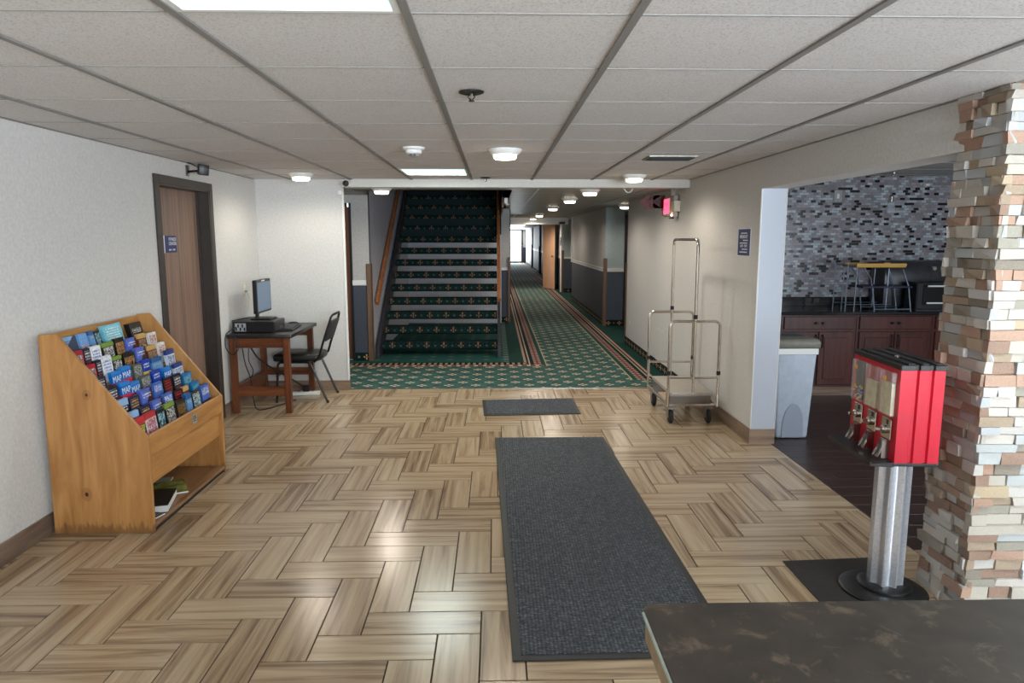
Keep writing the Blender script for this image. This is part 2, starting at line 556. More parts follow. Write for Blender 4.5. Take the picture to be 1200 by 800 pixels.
print_mat('colour_mix', (208, 206, 206), top=((190, 52, 58), 0.86), photo=((208, 206, 206), (196, 40, 48), (150, 140, 170), 0.2, 0.84))
print_mat('garden', (40, 60, 44), top=((196, 44, 54), 0.82), photo=((40, 60, 44), (220, 200, 60), (120, 150, 90), 0.3, 0.8))
print_mat('dark_book', (48, 38, 30), photo=((48, 38, 30), (150, 116, 60), (90, 50, 36), 0.35, 0.9))
print_mat('teal_black', (24, 30, 36), photo=((24, 30, 36), (50, 150, 170), (190, 200, 206), 0.3, 0.9))
print_mat('family', (40, 44, 48), photo=((40, 44, 48), (210, 206, 204), (40, 150, 170), 0.3, 0.95))
print_mat('pale_blue', (128, 172, 216), tri=((50, 58, 84), 1), text=(40, 60, 110), texty=(0.7, 0.85))
print_mat('pale_teal', (120, 196, 214), text=(226, 244, 248), texty=(0.35, 0.92), foot=((70, 110, 60), 0.2))
print_mat('blue_pink', (110, 160, 214), photo=((110, 160, 214), (220, 190, 210), (40, 40, 60), 0.15, 0.6))
print_mat('black_logo', (24, 24, 26), text=WHT, texty=(0.55, 0.75))


# ------------------------------------------------------------------ mesh builder
class MB:
    def __init__(self):
        self.v = []
        self.f = []

    def box(self, x0, x1, y0, y1, z0, z1):
        b = len(self.v)
        for z in (z0, z1):
            self.v += [(x0, y0, z), (x1, y0, z), (x1, y1, z), (x0, y1, z)]
        self.f += [tuple(b + i for i in q) for q in ((3, 2, 1, 0), (4, 5, 6, 7), (0, 1, 5, 4), (1, 2, 6, 5), (2, 3, 7, 6), (3, 0, 4, 7))]
        return self

    def prism(self, poly, axis, a, b):
        """poly: 2D outline (ccw), extruded along axis from a to b; the outline's two coordinates are the remaining axes in order"""
        n = len(poly)
        s = len(self.v)

        def p(q, h):
            return ((h, q[0], q[1]), (q[0], h, q[1]), (q[0], q[1], h))[axis]
        self.v += [p(q, a) for q in poly] + [p(q, b) for q in poly]
        self.f.append(tuple(s + i for i in reversed(range(n))))
        self.f.append(tuple(s + n + i for i in range(n)))
        for i in range(n):
            j = (i + 1) % n
            self.f.append((s + i, s + j, s + n + j, s + n + i))
        return self

    def lathe(self, prof, n=20, c=(0, 0, 0), axis=2):
        s = len(self.v)
        for r, h in prof:
            for k in range(n):
                a = 2 * PI * k / n
                p = [r * math.cos(a), r * math.sin(a), h]
                if axis == 0:
                    p = [h, p[0], p[1]]
                elif axis == 1:
                    p = [p[0], h, p[1]]
                self.v.append((c[0] + p[0], c[1] + p[1], c[2] + p[2]))
        for i in range(len(prof) - 1):
            for k in range(n):
                k2 = (k + 1) % n
                self.f.append((s + i * n + k, s + i * n + k2, s + (i + 1) * n + k2, s + (i + 1) * n + k))
        self.f.append(tuple(s + k for k in reversed(range(n))))
        e = s + (len(prof) - 1) * n
        self.f.append(tuple(e + k for k in range(n)))
        return self

    def tube(self, pts, r, n=8):
        pts = [Vector(p) for p in pts]
        s = len(self.v)
        m = len(pts)
        tang = [((pts[min(i + 1, m - 1)] - pts[max(i - 1, 0)]).normalized()) for i in range(m)]
        up = Vector((0, 0, 1)) if abs(tang[0].z) < 0.9 else Vector((1, 0, 0))
        nrm = tang[0].cross(up).normalized()
        for i in range(m):
            if i:
                ax = tang[i - 1].cross(tang[i])
                if ax.length > 1e-6:
                    nrm = Matrix.Rotation(tang[i - 1].angle(tang[i]), 3, ax.normalized()) @ nrm
            bi = tang[i].cross(nrm)
            for k in range(n):
                a = 2 * PI * k / n
                self.v.append(tuple(pts[i] + nrm * (r * math.cos(a)) + bi * (r * math.sin(a))))
        for i in range(m - 1):
            for k in range(n):
                k2 = (k + 1) % n
                self.f.append((s + i * n + k, s + i * n + k2, s + (i + 1) * n + k2, s + (i + 1) * n + k))
        self.f.append(tuple(s + k for k in reversed(range(n))))
        self.f.append(tuple(s + (m - 1) * n + k for k in range(n)))
        return self

    def bar(self, a, b, w, h, up=(0, 0, 1)):
        """rectangular bar from a to b, w across, h along up"""
        a, b = Vector(a), Vector(b)
        d = (b - a).normalized()
        side = d.cross(Vector(up)).normalized() * (w / 2)
        u = side.cross(d).normalized() * (h / 2)
        s = len(self.v)
        for p in (a, b):
            self.v += [tuple(p - side - u), tuple(p + side - u), tuple(p + side + u), tuple(p - side + u)]
        self.f += [tuple(s + i for i in q) for q in ((3, 2, 1, 0), (4, 5, 6, 7), (0, 1, 5, 4), (1, 2, 6, 5), (2, 3, 7, 6), (3, 0, 4, 7))]
        return self

    def mesh(self, name, bevel=0.0, smooth=True, segs=1):
        me = bpy.data.meshes.new(name)
        me.from_pydata([tuple(p) for p in self.v], [], self.f)
        bm = bmesh.new()
        bm.from_mesh(me)
        bmesh.ops.recalc_face_normals(bm, faces=bm.faces[:])
        if bevel:
            es = [e for e in bm.edges if len(e.link_faces) == 2 and e.calc_face_angle(0) > 0.6]
            bmesh.ops.bevel(bm, geom=es, offset=bevel, segments=segs, affect='EDGES', profile=0.5, clamp_overlap=True)
        bm.to_mesh(me)
        bm.free()
        if smooth:
            me.polygons.foreach_set('use_smooth', [True] * len(me.polygons))
            me.set_sharp_from_angle(angle=math.radians(35))
        return me

    def build(self, name, mat, parent=None, bevel=0.0, smooth=True, segs=1, origin=None):
        if origin is not None:
            self.v = [(p[0] - origin[0], p[1] - origin[1], p[2] - origin[2]) for p in self.v]
        o = bpy.data.objects.new(name, self.mesh(name, bevel, smooth, segs))
        if mat:
            o.data.materials.append(M[mat])
        COL.objects.link(o)
        if origin is not None:
            o.location = origin
        if parent is not None:
            o.parent = parent
        return o


def obj_of(me, name, parent=None, loc=(0, 0, 0), rot=(0, 0, 0), scale=(1, 1, 1)):
    o = bpy.data.objects.new(name, me)
    COL.objects.link(o)
    o.location = loc
    o.rotation_euler = rot
    o.scale = scale
    if parent is not None:
        o.parent = parent
    return o


def tag(o, label, cat, group=None):
    o['label'] = label
    o['category'] = cat
    if group:
        o['group'] = group
    return o


def thing(name, label, cat, loc=(0, 0, 0), rz=0.0, group=None):
    o = bpy.data.objects.new(name, None)
    o.empty_display_size = 0.1
    COL.objects.link(o)
    o.location = loc
    o.rotation_euler = (0, 0, rz)
    return tag(o, label, cat, group)


def struct(o):
    o['kind'] = 'structure'
    return o


def B(*a):
    return MB().box(*a)


def text_mesh(name, body, size, depth, mat, parent=None, loc=(0, 0, 0), rot=(0, 0, 0), sx=1.0):
    c = bpy.data.curves.new(name, 'FONT')
    c.body = body
    c.size = size
    c.extrude = depth
    c.align_x = 'CENTER'
    c.align_y = 'CENTER'
    c.resolution_u = 2
    tmp = bpy.data.objects.new(name, c)
    COL.objects.link(tmp)
    dg = bpy.context.evaluated_depsgraph_get()
    me = bpy.data.meshes.new_from_object(tmp.evaluated_get(dg))
    bpy.data.objects.remove(tmp)
    bpy.data.curves.remove(c)
    me.materials.clear()
    me.materials.append(M[mat])
    return obj_of(me, name, parent, loc, rot, (sx, 1, 1))


# dimensions shared by the whole place
XL, XR = -2.44, 2.0          # lobby walls
ZC = 2.187                   # lobby ceiling
ZH = 2.14                    # hallway ceiling
YB = 7.40                    # wall behind the desk
YE = -3.0                    # entrance wall behind the camera

# ================================================================== SETTING
# ---- lobby floor: herringbone planks
floor = struct(B(XL - 0.1, 2.165, YE, 7.43, -0.06, -0.0045).build('floor', 'grout', smooth=False))
FX, FY, PWD = -1.7446, 2.4739, 0.17568
PLN = 2.7857 * PWD
G = 0.0028


def plank_mesh(x0, x1, y0, y1, name='plank', mat='floor_plank', th=0.004, ch=0.0012):
    mb = MB()
    s = 0
    mb.v += [(x0, y0, -th), (x1, y0, -th), (x1, y1, -th), (x0, y1, -th), (x0, y0, -ch), (x1, y0, -ch), (x1, y1, -ch), (x0, y1, -ch),
             (x0 + ch, y0 + ch, 0), (x1 - ch, y0 + ch, 0), (x1 - ch, y1 - ch, 0), (x0 + ch, y1 - ch, 0)]
    mb.f += [(8, 9, 10, 11)]
    for i in range(4):
        j = (i + 1) % 4
        mb.f += [(i, j, j + 4, i + 4), (i + 4, j + 4, j + 8, i + 8)]
    me = mb.mesh(name, smooth=False)
    me.materials.append(M[mat])
    return me


full_plank = plank_mesh(-PLN / 2 + G, PLN / 2 - G, -PWD / 2 + G, PWD / 2 - G)
cells = []
for a in range(-60, 60):
    for b in range(-20, 20):
        hx, hy = FX + a * PWD + b * PLN, FY + a * PWD - b * PLN
        cells.append((hx, hy, PLN, PWD, 0))
        cells.append((hx, hy + PWD, PWD, PLN, 1))
FX0, FX1, FY0, FY1 = XL, 2.165, YE, 7.43
seen, rest = [], []


def in_view(px, py):
    c, s_ = math.cos(0.024), math.sin(0.024)
    X, Y = px * c - py * s_, px * s_ + py * c
    zc = Y * math.cos(0.1456) + 1.6 * math.sin(0.1456)
    yc = Y * math.sin(0.1456) - 1.6 * math.cos(0.1456)
    if zc < 0.1:
        return False
    u, v = 600 + 827.7 * X / zc, 400 - 827.7 * yc / zc
    return -60 < u < 1260 and v < 870 and not (u > 740 and v > 720)


for (x0, y0, dx, dy, vert) in cells:
    cx0, cx1, cy0, cy1 = max(x0, FX0), min(x0 + dx, FX1), max(y0, FY0), min(y0 + dy, FY1)
    if cx1 - cx0 < 0.012 or cy1 - cy0 < 0.012:
        continue
    lim = 2.0 if cy0 > 5.36 else 2.165
    if cx0 > lim - 0.01:
        continue
    cx1 = min(cx1, lim)
    full = abs(cx1 - cx0 - dx) < 1e-6 and abs(cy1 - cy0 - dy) < 1e-6
    (seen if in_view((cx0 + cx1) / 2, (cy0 + cy1) / 2) else rest).append((x0, y0, dx, dy, vert, cx0, cx1, cy0, cy1, full))
seen.sort(key=lambda c: c[7])
rest += seen[300:]
seen = seen[:300]
for (x0, y0, dx, dy, vert, cx0, cx1, cy0, cy1, full) in seen:
    mx_, my_ = x0 + dx / 2, y0 + dy / 2
    if full:
        me = full_plank
    elif vert:
        me = plank_mesh(cy0 - my_ + G, cy1 - my_ - G, -(cx1 - mx_) + G, -(cx0 - mx_) - G)
    else:
        me = plank_mesh(cx0 - mx_ + G, cx1 - mx_ - G, cy0 - my_ + G, cy1 - my_ - G)
    obj_of(me, 'plank', floor, (mx_, my_, 0), (0, 0, PI / 2 if vert else 0))
mb = MB()
for (x0, y0, dx, dy, vert, cx0, cx1, cy0, cy1, full) in rest:
    mb.box(cx0 + G, cx1 - G, cy0 + G, cy1 - G, -0.004, 0)
o = mb.build('plank_border', 'floor_plank', floor, smooth=False)
o['kind'] = 'stuff'

# ---- kitchen floor: dark boards
kfloor = struct(B(2.165, 5.3, 3.0, 7.7, -0.06, -0.0045).build('floor_kitchen', 'grout', smooth=False))
bw = 0.155
for i in range(int((7.05 - 3.42) / bw) + 1):
    y0 = 3.42 + i * bw
    xx = 2.165 - (i * 0.37 % 0.9)
    while xx < 5.2:
        a, b2 = max(xx, 2.165), min(xx + 0.92, 5.2)
        if b2 - a > 0.03:
            mx_, my_ = (a + b2) / 2, y0 + bw / 2
            obj_of(plank_mesh(a - mx_ + 0.001, b2 - mx_ - 0.001, -bw / 2 + 0.001, bw / 2 - 0.001, 'dark_plank', 'dark_plank'), 'dark_plank', kfloor, (mx_, my_, 0))
        xx += 0.92
mx_ = 2.9
for yy in (3.0, 3.21):
    obj_of(plank_mesh(2.167 - mx_, 3.6 - mx_, -0.1, 0.1, 'plank', 'floor_plank'), 'plank', kfloor, (mx_, yy + 0.105, 0))

# ---- hallway carpet
struct(B(-2.6, 2.7, 7.43, 46.2, -0.06, 0.004).build('floor_hall_carpet', 'hall_carpet', smooth=False))
struct(B(XL, 2.0, 7.418, 7.436, -0.01, 0.007).build('trim_carpet_edge', 'pewter', smooth=False))

# ---- lobby ceiling
GX = [-2.44, -2.064, -1.453, -0.842, -0.231, 0.380, 0.991, 1.602, 2.213]
GY = [1.985 + 0.61 * k for k in range(-8, 9)] + [7.35]
GY = [YE] + [g for g in GY if g > YE + 0.05]
ceiling = struct(B(XL - 0.1, 3.3, YE - 0.1, 7.352, ZC + 0.02, ZC + 0.08).build('ceiling', 'grid_cross', smooth=False))
PANELS = [(3, 1.375), (3, 6.255), (3, -2.285)]
tile_cache = {}


def ctile(x0, x1, y0, y1, parent=ceiling):
    k = (round(x1 - x0, 3), round(y1 - y0, 3))
    if k not in tile_cache:
        w_, h_ = k[0] / 2 - 0.004, k[1] / 2 - 0.004
        me = B(-w_, w_, -h_, h_, 0, 0.014).mesh('ceiling_tile', 0.002, False)
        me.materials.append(M['ceiling_tile'])
        tile_cache[k] = me
    obj_of(tile_cache[k], 'ceiling_tile', parent, ((x0 + x1) / 2, (y0 + y1) / 2, ZC + 0.003))


panel_cells = {(3, 1.375), (3, 6.255), (3, -2.285)}
for i in range(len(GX) - 1):
    for j in range(len(GY) - 1):
        x0, x1, y0, y1 = GX[i], GX[i + 1], GY[j], GY[j + 1]
        if i == len(GX) - 2 and y0 > 2.5:
            x1 = 2.0
        if any(i == p and abs(y0 - q) < 0.02 for p, q in panel_cells):
            continue
        ctile(x0, x1, y0, y1)
for j in range(len(GY) - 1):
    if GY[j + 1] < 2.7 and abs(GY[j] - 1.375) > 0.02:
        ctile(2.213, 3.2, GY[j], GY[j + 1])
for gx in GX[1:-1]:
    B(gx - 0.012, gx + 0.012, YE, 7.35, ZC - 0.004, ZC + 0.02).build('grid_runner', 'grid_main', ceiling, smooth=False)
B(2.201, 2.225, YE, 2.76, ZC - 0.004, ZC + 0.02).build('grid_runner', 'grid_main', ceiling, smooth=False)
for gy in GY[1:-1]:
    B(XL, 2.0 if gy > 2.7 else 3.2, gy - 0.0035, gy + 0.0035, ZC + 0.001, ZC + 0.02).build('cross_tee', 'grid_cross', ceiling, smooth=False)
B(XL, XL + 0.016, YE, 7.35, ZC - 0.002, ZC + 0.01).build('wall_angle', 'grid_main', ceiling, smooth=False)
B(1.984, 2.0, 3.0, 7.35, ZC - 0.002, ZC + 0.01).build('wall_angle', 'grid_main', ceiling, smooth=False)

# ---- lobby walls
DY0, DY1, DZ = 5.27, 6.19, 2.0          # left door opening
w = MB()
w.box(XL - 0.14, XL, YE, DY0, 0, ZC + 0.02).box(XL - 0.14, XL, DY1, YB + 0.1, 0, ZC + 0.02).box(XL - 0.14, XL, DY0, DY1, DZ, ZC + 0.02)
struct(w.build('wall_left', 'wall', smooth=False))
struct(B(XL, -1.555, YB, YB + 0.07, 0, ZC + 0.02).build('wall_back', 'wall', smooth=False))
w = MB()
w.box(XR, 2.19, 5.35, 10.70, 0, 2.3).box(XR, 2.19, 3.05, 5.35, 1.965, 2.3)
wr = struct(w.build('wall_right', 'wall', smooth=False))
B(2.002, 2.19, 5.341, 5.35, 0.0, 1.965).build('jamb_lining', 'jamb', wr, smooth=False)
# metal corner beads on the opening and on the wall end
B(1.994, 2.006, 5.337, 5.349, 0.115, 1.965).build('corner_bead', 'white_trim', wr, 0.004)
B(2.184, 2.194, 5.337, 5.346, 0.115, 1.965).build('corner_bead', 'white_trim', wr, 0.004)
# faint access panel low on the wall, a stuck-on strip
# entrance wall with glazing behind the camera
w = MB()
w.box(XL - 0.14, 3.3, YE - 0.12, YE, 0, 0.45).box(XL - 0.14, 3.3, YE - 0.12, YE, 2.08, ZC + 0.02)
w.box(XL - 0.14, 0.8, YE - 0.12, YE, 0.45, 2.08).box(3.1, 3.3, YE - 0.12, YE, 0.45, 2.08)
we = struct(w.build('wall_entrance', 'wall', smooth=False))
win = struct(B(0.8, 3.1, YE - 0.10, YE - 0.095, 0.45, 2.08).build('window_1', 'pane_glass', smooth=False))
for xx in (0.8, 1.94, 3.06):
    B(xx - 0.02, xx + 0.04, YE - 0.12, YE - 0.04, 0.45, 2.08).build('window_frame', 'door_frame', win, smooth=False)
struct(B(3.2, 3.3, YE, 2.77, 0, ZC + 0.02).build('wall_reception', 'wall', smooth=False))
struct(B(2.165, 3.3, YE, 3.0, -0.06, 0.0).build('floor_reception', 'grout', smooth=False))

# header between lobby and hallway
struct(B(-1.56, XR, 7.35, 7.53, 2.11, 2.32).build('beam_lobby_header', 'plaster_header', smooth=False))
struct(B(XL - 0.1, -1.555, 7.345, YB + 0.01, ZC + 0.001, 2.3).build('beam_infill', 'plaster_header', smooth=False))

# baseboards (wood-look tile)
bb = struct(B(XL, XL + 0.012, YE, DY0 - 0.06, 0, 0.11).build('baseboard_left', 'base_plank_y_shaded', smooth=False))
struct(B(XL, XL + 0.012, DY1 + 0.06, YB, 0, 0.11).build('baseboard_left_rear', 'base_plank_y_shaded', smooth=False))
struct(B(XL + 0.012, -1.545, YB - 0.012, YB, 0, 0.105).build('baseboard_back', 'base_plank', smooth=False))
struct(B(-1.555, -1.545, YB, YB + 0.07, 0, 0.105).build('baseboard_back_end', 'base_plank_y_shaded', smooth=False))
k = 0
for y0, y1 in ((5.338, 5.62), (5.624, 6.10), (6.104, 6.6), (6.604, 7.09), (7.094, 7.43)):
    o = struct(B(XR - 0.012, XR, y0, y1, 0, 0.115).build('baseboard_right', 'base_plank_y_shaded', smooth=False))
struct(B(1.99, 2.19, 5.329, 5.341, 0, 0.115).build('baseboard_jamb', 'base_plank', smooth=False))
struct(B(XR - 0.014, XR, 7.43, 10.70, 0, 0.11).build('baseboard_carpet', 'carpet_base', smooth=False))
# corner cap strip at the end of the wall behind the desk
B(-1.567, -1.547, YB - 0.008, YB + 0.012, 0.105, 2.06).build('corner_bead', 'white_trim', bpy.data.objects['wall_back'], 0.004)
MB().lathe([(0.022, 0), (0.022, 0.03)], 12, (-1.575, YB - 0.035, 2.055), 1).build('corner_knob', 'white_plastic', bpy.data.objects['wall_back'])

# ---- hallway shell
w = MB()
w.box(-1.62, XR, 7.53, 8.27, ZH, ZH + 0.1).box(0.12, 2.6, 8.27, 13.5, ZH, ZH + 0.1).box(0.12, 2.6, 13.5, 46.2, ZH, ZH + 0.1).box(-2.6, -1.62, 7.53, 9.3, ZH, ZH + 0.1)
hc = struct(w.build('ceiling_hall', 'corridor_ceiling', smooth=False))
B(0.478, 0.502, 7.6, 19.4, ZH - 0.004, ZH + 0.002).build('ceiling_strip', 'white_trim', hc, smooth=False)
B(1.69, 1.705, 7.6, 19.4, ZH - 0.003, ZH + 0.002).build('ceiling_strip', 'grid_main', hc, smooth=False)
# stair shaft above the hallway ceiling
w = MB()
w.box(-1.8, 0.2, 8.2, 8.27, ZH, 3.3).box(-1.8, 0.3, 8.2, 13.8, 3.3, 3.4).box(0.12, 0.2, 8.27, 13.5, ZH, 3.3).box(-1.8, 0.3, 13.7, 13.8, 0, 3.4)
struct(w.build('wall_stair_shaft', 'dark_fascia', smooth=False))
struct(B(-1.80, -1.62, 9.25, 13.7, 0, 3.3).build('wall_stair_left', 'stair_grey', smooth=False))
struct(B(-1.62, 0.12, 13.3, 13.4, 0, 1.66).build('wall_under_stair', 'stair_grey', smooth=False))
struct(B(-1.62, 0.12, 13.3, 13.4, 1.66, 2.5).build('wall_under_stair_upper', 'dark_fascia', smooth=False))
# wall with the half-hidden door beside the stair
w = MB()
w.box(-2.6, -2.5, 7.54, 9.3, 0, 2.2).box(-1.835, -1.62, 9.2, 9.3, 0, 2.2).box(-2.5, -1.835, 9.2, 9.3, 2.04, 2.2)
struct(w.build('wall_stair_front', 'corridor', smooth=False))
d2 = struct(B(-2.5, -1.86, 9.215, 9.27, 0.02, 1.99).build('door_2', 'dark_door', smooth=False))
B(-1.865, -1.835, 9.185, 9.24, 0.0, 2.04).build('door_frame', 'black_plastic', d2, smooth=False)
B(-2.5, -1.885, 9.185, 9.24, 1.99, 2.04).build('door_frame', 'black_plastic', d2, smooth=False)
MB().lathe([(0.012, 0), (0.012, -0.03), (0.026, -0.035), (0.026, -0.055)], 12, (-1.91, 9.215, 0.98), 1).build('door_knob', 'handle_brass', d2)
struct(B(-1.845, -1.65, 9.183, 9.2, 0.99, 1.06).build('trim_1', 'white_trim', bevel=0.006))
struct(B(-1.833, -1.65, 9.186, 9.2, 0.0, 0.11).build('baseboard_stair_front', 'carpet_base', smooth=False))
struct(B(-1.66, -1.60, 9.17, 9.30, 0.0, 1.27).build('trim_corner_guard', 'guard_brown', bevel=0.006))
# corner wall to the right of the stair, behind it the hallway runs on
w = MB()
w.box(0.12, 0.28, 13.5, 46.2, 0, 2.25)
struct(w.build('wall_hall_left', 'corridor', smooth=False))
struct(B(0.12, 0.265, 13.485, 13.5, 0.99, 1.04).build('trim_2', 'white_trim', smooth=False))
struct(B(0.245, 0.29, 13.46, 13.52, 0.0, 1.24).build('trim_corner_guard', 'guard_brown', bevel=0.004))
struct(B(0.06, 0.245, 13.48, 13.5, 0.0, 0.1).build('baseboard_hall_left', 'carpet_base', smooth=False))
struct(B(0.10, 0.125, 10.0, 13.5, 2.02, 2.16).build('trim_shaft_edge', 'guard_brown', smooth=False))

# right side of the hallway: walls and door alcoves
ALC = [(10.70, 12.85), (18.40, 20.95), (30.5, 32.0), (37.0, 38.5)]
w = MB()
segs = [(12.85, 18.40), (20.95, 30.5), (32.0, 37.0), (38.5, 46.2)]
for a, b2 in segs:
    w.box(XR, 2.5, a, b2, 0, 2.25)
struct(w.build('wall_hall_right', 'corridor', smooth=False))
w = MB()
for a, b2 in ALC:
    w.box(2.39, 2.5, a, b2, 0, 2.25)
    w.box(XR, 2.39, b2 - 0.012, b2 - 0.002, 0, 2.25)
struct(w.build('wall_alcove', 'alcove', smooth=False))
for i, (a, b2) in enumerate(ALC):
    struct(B(XR - 0.03, XR + 0.035, b2 - 0.035, b2 + 0.03, 0.0, 1.235).build('trim_corner_guard', 'guard_brown', bevel=0.004))
    struct(B(XR + 0.03, 2.385, b2 - 0.03, b2 - 0.012, 0.99, 1.05).build('trim_alcove_rail', 'white_trim', smooth=False))
    struct(B(XR + 0.03, 2.385, b2 - 0.026, b2 - 0.012, 0.0, 0.11).build('baseboard_alcove', 'carpet_base', smooth=False))
    dd = struct(B(2.365, 2.39, a + 0.25, b2 - 0.12, 0.0, 2.02).build('door_%d' % (i + 3), 'dark_door', smooth=False))
    B(2.33, 2.39, b2 - 0.14, b2 - 0.06, 0.0, 2.06).build('door_frame', 'black_plastic', dd, smooth=False)
    B(2.33, 2.39, a + 0.2, b2 - 0.06, 2.0, 2.06).build('door_frame', 'black_plastic', dd, smooth=False)
struct(B(1.985, 2.02, 10.68, 10.74, 0.0, 1.23).build('trim_corner_guard', 'guard_brown', bevel=0.004))
for a, b2 in segs:
    struct(B(XR - 0.016, XR, a + 0.03, b2, 1.03, 1.055).build('trim_chair_rail', 'white_trim', smooth=False))
    struct(B(XR - 0.016, XR, a + 0.03, b2, 0.985, 1.01).build('trim_chair_rail', 'white_trim', smooth=False))
    struct(B(XR - 0.012, XR, a + 0.03, b2, 0.0, 0.11).build('baseboard_hall', 'carpet_base', smooth=False))
# pale edge post of the second alcove's wall
struct(B(1.97, 2.01, 18.35, 18.41, 0.98, 2.13).build('trim_post', 'white_trim', smooth=False))
# cross beam and fire-door frame
struct(B(0.28, 2.0, 19.4, 19.6, 1.965, 2.2).build('beam_hall', 'white_trim', smooth=False))
w = MB().box(1.58, 2.0, 22.98, 23.1, 0, 2.2).box(0.28, 1.58, 22.98, 23.1, 2.02, 2.2)
struct(w.build('wall_fire_frame', 'white_trim', smooth=False))
struct(B(1.95, 2.0, 20.96, 21.25, 0, 2.14).build('trim_jamb', 'white_trim', smooth=False))
fd = struct(B(-0.9, 0, -0.022, 0.022, 0.01, 2.0).build('door_7', 'peach_door', bevel=0.003))
fd.location = (1.885, 22.1, 0)
fd.rotation_euler = (0, 0, math.atan2(-(22.95 - 22.1), (1.885 - 1.57)))
MB().lathe([(0.012, 0), (0.012, -0.05), (0.03, -0.055), (0.03, -0.08)], 12, (-0.07, -0.022, 1.03), 1).build('door_knob', 'handle_brass', fd)
B(-0.002, 0.004, -0.0225, 0.0225, 0.01, 2.0).build('door_edge', 'black_plastic', fd, smooth=False)
# glazed door at the far end
w = MB().box(0.28, 0.5, 46.0, 46.1, 0, 2.25).box(1.82, 2.5, 46.0, 46.1, 0, 2.25).box(0.5, 1.82, 46.0, 46.1, 2.12, 2.25)
struct(w.build('wall_hall_end', 'corridor', smooth=False))
ed = struct(B(0.5, 1.82, 46.04, 46.05, 0.0, 2.12).build('door_8', 'pane_glass', smooth=False))
for a in ((0.5, 0.58, 0, 2.12), (1.7, 1.82, 0, 2.12), (0.5, 1.82, 0, 0.1), (0.5, 1.82, 2.06, 2.12), (0.5, 1.82, 1.22, 1.26)):
    B(a[0], a[1], 46.0, 46.08, a[2], a[3]).build('door_frame', 'door_frame', ed, smooth=False)
struct(B(-40, 45, 46.2, 140, -0.1, -0.02).build('ground', 'outside_ground', smooth=False))

# ---- kitchen shell
struct(B(2.19, 5.4, 7.6, 7.72, 0, 2.4).build('wall_kitchen', 'mosaic_grout', smooth=False))
wk = bpy.data.objects['wall_kitchen']
struct(B(5.2, 5.3, 2.9, 7.7, 0, 2.4).build('wall_kitchen_side', 'wall', smooth=False))
struct(B(2.45, 5.3, 2.85, 2.97, 0, 2.4).build('wall_kitchen_near', 'wall', smooth=False))
kc = struct(B(2.0, 5.4, 2.9, 7.72, 2.25, 2.35).build('ceiling_kitchen', 'corridor_ceiling', smooth=False))
for yy in (5.0, 5.6, 6.2, 6.8, 7.4):
    B(2.2, 5.2, yy, yy + 0.02, 2.246, 2.252).build('grid_bar', 'grid_cross', kc, smooth=False)
# mosaic: small brick-bond glass pieces (one part, far too many to count)
rnd = random.Random(3)
verts, faces, tint = [], [], []
mw, mh = 0.052, 0.0265
row = 0
zz = 0.965
while zz < 2.25:
    xx = 2.75 - (row % 2) * mw / 2
    while xx < 5.2:
        s_ = len(verts)
        g = 0.0015
        yf = 7.6 - 0.004 - rnd.random() * 0.001
        for (px, pz) in ((xx + g, zz + g), (xx + mw - g, zz + g), (xx + mw - g, zz + mh - g), (xx + g, zz + mh - g)):
            verts.append((px, yf, pz))
        for (px, pz) in ((xx + g, zz + g), (xx + mw - g, zz + g), (xx + mw - g, zz + mh - g), (xx + g, zz + mh - g)):
            verts.append((px, 7.6, pz))
        faces += [(s_, s_ + 1, s_ + 2, s_ + 3), (s_ + 4, s_ + 5, s_ + 1, s_), (s_ + 3, s_ + 2, s_ + 6, s_ + 7), (s_ + 1, s_ + 5, s_ + 6, s_ + 2), (s_ + 4, s_, s_ + 3, s_ + 7)]
        tv = rnd.random() * 0.19 if rnd.random() < 0.15 else 0.215 + rnd.random() * 0.77
        tint += [tv] * 5
        xx += mw
    zz += mh
    row += 1
me = bpy.data.meshes.new('mosaic_tiles')
me.from_pydata(verts, [], faces)
at_ = me.attributes.new('tint', 'FLOAT', 'FACE')
at_.data.foreach_set('value', tint)
me.materials.append(M['mosaic'])
o = obj_of(me, 'mosaic_tiles', wk)
o['kind'] = 'stuff'

